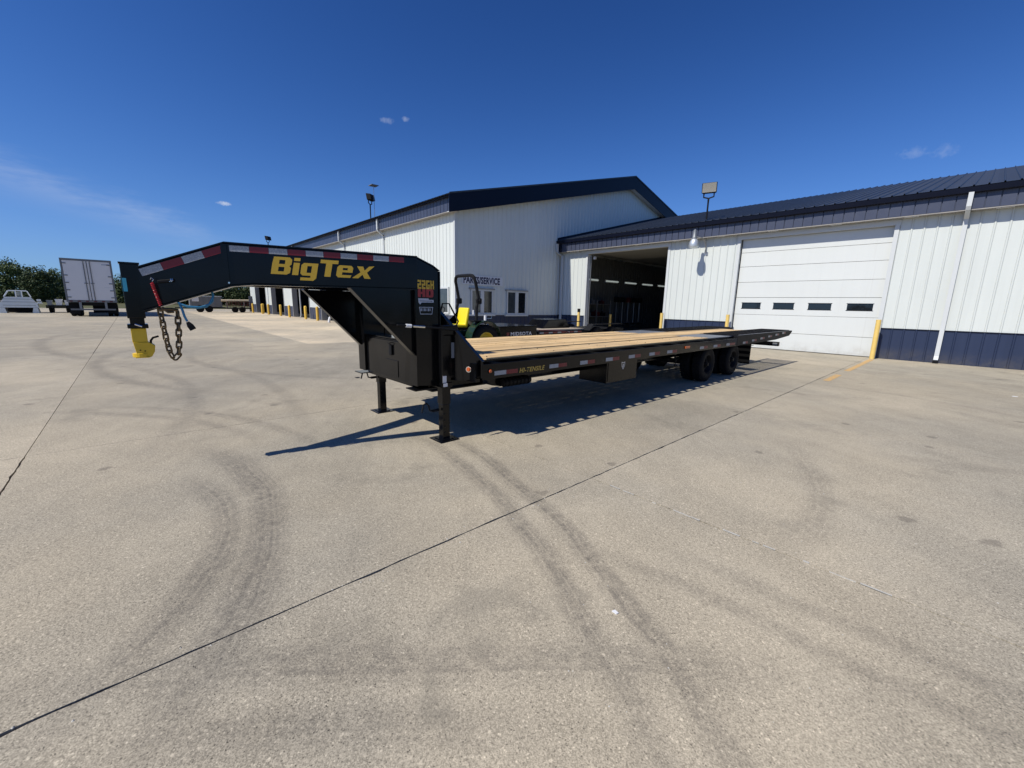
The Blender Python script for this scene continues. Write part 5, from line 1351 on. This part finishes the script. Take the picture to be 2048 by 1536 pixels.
def far_flatbed(name, x, y0, y1, label, deckmat='black_matt', h=.7):
    t = thing(name, (x, (y0 + y1) / 2, 0), label, 'trailer', 'trailers parked far behind')
    MB().box(x - 2.2, x, y0, y1, h - .16, h).build('deck', deckmat, t)
    for y in (y0 + .25, y1 - .25):
        for xx in (-.6, -1.5):
            m = MB().lathe([(y - .12, .2), (y - .12, .34), (y - .08, .38), (y + .08, .38), (y + .12, .34), (y + .12, .2)], (x + xx, 0, .38), 'y', 18); m.build('tyre', 'rubber', t)
    MB().box(x + .001, x + .02, y0, y1, h - .28, h - .17).build('tail_bar', 'black_matt', t)
    return t
far_flatbed('flatbed_trailer', -57.5, -5.9, -4.3, 'low dark flatbed trailer between the truck bed and the semi trailer')
for i, (y, z, s, m, l) in enumerate([(-5.65, .7, .35, 'grey_plate', 'grey box at the left on the low dark flatbed'), (-5.05, .7, .45, 'white_label', 'white box on the low dark flatbed'), (-4.5, .7, .36, 'white_label', 'white bucket at the right end of the low dark flatbed')]):
    b = MB(); b.prism([(-57.6, y - s * .4, z), (-57.6, y + s * .4, z), (-57.6, y + s * .5, z + s * 1.1), (-57.6, y - s * .5, z + s * 1.1)], (-.5, 0, 0)); b.box(-58.1, -57.58, y - s * .54, y + s * .54, z + s * 1.1 + .002, z + s * 1.1 + .06)
    tag(b.build('load_box', m, origin=(-57.8, y, z)), l, 'box', 'boxes on the far flatbed')
b = thing('dump_trailer', (-61, 6.4, 0), 'grey dump trailer with a white panel on its side, seen under the neck', 'trailer')
MB().box(-62.2, -61.0, 5.0, 8.1, .62, 1.85).build('body', 'grey_paint', b, bevel=.02)
for k in range(6): MB().box(-60.998, -60.94, 5.1 + .58 * k, 5.18 + .58 * k, .62, 1.85).build('side_rib', 'grey_paint', b)
MB().box(-61.05, -60.93, 4.98, 8.12, 1.852, 1.92).build('top_rail', 'alu', b)
MB().box(-60.935, -60.92, 5.2, 5.85, 1.25, 1.82).build('white_panel', 'white_label', b)
MB().box(-62, -60.95, 4.6, 8.4, .45, .60).build('chassis', 'black_matt', b)
for y in (5.9, 6.75): wheel(b, -60.9, y, .38, .38, .22, 1)
MB().tube([(-61.3, 4.6, .5), (-61.3, 3.6, .5)], .06, 6).build('tongue', 'black_matt', b)
u = thing('utility_trailer', (-60.5, 9.5, 0), 'dark mesh sided utility trailer by the far end of the long wall', 'trailer')
MB().box(-62, -60, 8.4, 10.9, .45, .55).build('deck', 'black_matt', u)
for k in range(9): MB().box(-60.03, -60.0, 8.4 + .305 * k, 8.44 + .305 * k, .55, 1.25).build('post', 'maroon', u)
for z in (.75, .98, 1.22): MB().box(-60.02, -59.99, 8.4, 10.9, z, z + .04).build('rail', 'maroon', u)
for y in (9.2, 9.95): wheel(u, -59.85, y, .34, .34, .2, 1)
p = MB().cyl((-60.9, 8.0, 1.40), (-60.9, 11.0, 1.44), .13, 14)
p.box(-61.0, -60.8, 8.5, 8.6, .56, 1.3).box(-61.0, -60.8, 10.3, 10.4, .56, 1.3)
tag(p.build('long_pipe', 'cream', origin=(-60.9, 9.5, .56), smooth=True), 'long cream pipe carried on the mesh sided trailer', 'pipe')
gpn = MB()
gpn.hexa([(-60.2, 10.75, .1), (-60.2, 11.25, .1), (-60.4, 11.2, 2.0), (-60.4, 10.8, 2.0)], [(-60.26, 10.75, .1), (-60.26, 11.25, .1), (-60.46, 11.2, 2.0), (-60.46, 10.8, 2.0)])
for k in range(4): gpn.box(-60.25 - .03 * k, -60.17 - .05 * k, 10.77, 11.23, .35 + .42 * k, .39 + .42 * k)
tag(gpn.build('ramp_gate', 'grey_plate', origin=(-60.3, 11, 0)), 'upright grey ramp gate at the far end of the long wall', 'gate')

# ================================================================== TREES
def tree(x, y, h, r, mat, label, squat=0.62, seed=0, n=9500, low=-0.02):
    rs = np.random.default_rng(seed)
    t = thing('broadleaf_tree', (x, y, 0), label, 'tree', 'trees behind the yard')
    b = MB()
    b.tube([(x, y, -.1), (x + .1, y, h * .2), (x - .1, y + .15, h * .42), (x, y, h * .7)], [h * .035, h * .028, h * .02, h * .008], 8)
    for k in range(6):
        a = 2 * PI * k / 6 + seed
        b.tube([(x, y, h * (.22 + .05 * k)), (x + r * .35 * math.cos(a), y + r * .35 * math.sin(a), h * (.40 + .05 * k)), (x + r * .7 * math.cos(a), y + r * .7 * math.sin(a), h * (.5 + .06 * k))], [h * .014, h * .009, h * .003], 6)
    b.build('trunk', 'bark', t, smooth=True)
    nc = 110
    cl = []
    while len(cl) < nc:
        p = rs.uniform(-1, 1, 3)
        q = np.linalg.norm(p)
        if q > 1 or q < 0.2: continue
        cl.append(p)
    cl = np.array(cl)
    cen = np.stack([x + cl[:, 0] * r * .85, y + cl[:, 1] * r * .85, h * (low + (1 - low) * .5) + cl[:, 2] * h * (1 - low) * .46], 1)
    cr_ = rs.uniform(.16, .34, nc) * r
    k = rs.integers(0, nc, n)
    d = rs.normal(size=(n, 3)); d /= np.linalg.norm(d, axis=1)[:, None]
    c = cen[k] + d * (cr_[k] * rs.uniform(.55, 1.05, n))[:, None]
    s = rs.uniform(.08, .22, n) * (r / 4.5) ** .5
    a = rs.normal(size=(n, 3)); a /= np.linalg.norm(a, axis=1)[:, None]
    bb = np.cross(a, d + rs.normal(size=(n, 3)) * .5); bb /= np.linalg.norm(bb, axis=1)[:, None] + 1e-9
    V = np.empty((n * 4, 3))
    V[0::4] = c - a * s[:, None]; V[1::4] = c + bb * (s * .8)[:, None]; V[2::4] = c + a * s[:, None]; V[3::4] = c - bb * (s * .8)[:, None]
    V -= np.array([x, y, 0])
    me = bpy.data.meshes.new('crown'); me.vertices.add(n * 4); me.loops.add(n * 4); me.polygons.add(n)
    me.vertices.foreach_set('co', V.ravel()); me.loops.foreach_set('vertex_index', np.arange(n * 4))
    me.polygons.foreach_set('loop_start', np.arange(0, n * 4, 4)); me.polygons.foreach_set('loop_total', np.full(n, 4))
    me.update(); me.validate(); me.materials.append(M[mat])
    o = bpy.data.objects.new('crown', me); COL.objects.link(o); o.parent = t
TREES = [(-182, -34, 11.5, 7.5, 'leaf_a', 'large green tree at the far left edge of the view'),
         (-172, -23, 11.0, 6.0, 'leaf_a', 'tall rounded tree behind the aluminium truck bed'),
         (-150, -15.5, 7.6, 4.4, 'leaf_b', 'darker tree just right of the tall rounded tree'),
         (-165, -13.5, 8.4, 4.0, 'leaf_a', 'pale green tree beside the left edge of the semi trailer'),
         (-160, -7, 7.0, 4.5, 'leaf_b', 'dark tree hidden partly behind the semi trailer'),
         (-150, -1.0, 7.4, 3.6, 'leaf_a', 'small tree in the gap between semi trailer and coupler'),
         (-146, 5.0, 6.2, 4.0, 'leaf_b', 'dark tree seen just right of the coupler post'),
         (-138, 10.5, 5.2, 4.2, 'leaf_b', 'low dark tree seen under the neck beside the blue cord'),
         (-132, 16.0, 5.6, 4.4, 'leaf_a', 'low green tree seen under the neck left of the long wall'),
         (-128, 22.0, 6.4, 4.6, 'leaf_b', 'dark tree touching the far end of the long wall'),
         (-126, 29.0, 6.8, 4.6, 'leaf_b', 'dark tree behind the far end of the main building')]
for i, (x, y, h, r, m, l) in enumerate(TREES): tree(x, y, h, r, m, l, seed=11 + i)
# hedge-like undergrowth between the trees, one mass
n = 17000
q = rng.uniform(0, 1, n)
hx = -178 + 54 * q + rng.normal(0, 3, n); hy = -42 + 78 * q + rng.normal(0, 1.5, n)
hz = rng.uniform(0, 1, n) ** 0.8 * (3.2 + 1.2 * np.sin(q * 40) + .8 * np.sin(q * 97 + 1))
c = np.stack([hx, hy, hz], 1)
a = rng.normal(size=(n, 3)); a /= np.linalg.norm(a, axis=1)[:, None]
bb = np.cross(a, rng.normal(size=(n, 3))); bb /= np.linalg.norm(bb, axis=1)[:, None]
s = rng.uniform(.12, .30, n)
V = np.empty((n * 4, 3)); V[0::4] = c - a * s[:, None]; V[1::4] = c + bb * s[:, None]; V[2::4] = c + a * s[:, None]; V[3::4] = c - bb * s[:, None]
me = bpy.data.meshes.new('undergrowth'); me.vertices.add(n * 4); me.loops.add(n * 4); me.polygons.add(n)
me.vertices.foreach_set('co', V.ravel()); me.loops.foreach_set('vertex_index', np.arange(n * 4))
me.polygons.foreach_set('loop_start', np.arange(0, n * 4, 4)); me.polygons.foreach_set('loop_total', np.full(n, 4)); me.update(); me.validate()
me.materials.append(M['leaf_b'])
o = bpy.data.objects.new('undergrowth', me); COL.objects.link(o)
tag(o, 'dark undergrowth filling the gaps below the trees behind the yard', 'bushes', kind='stuff')
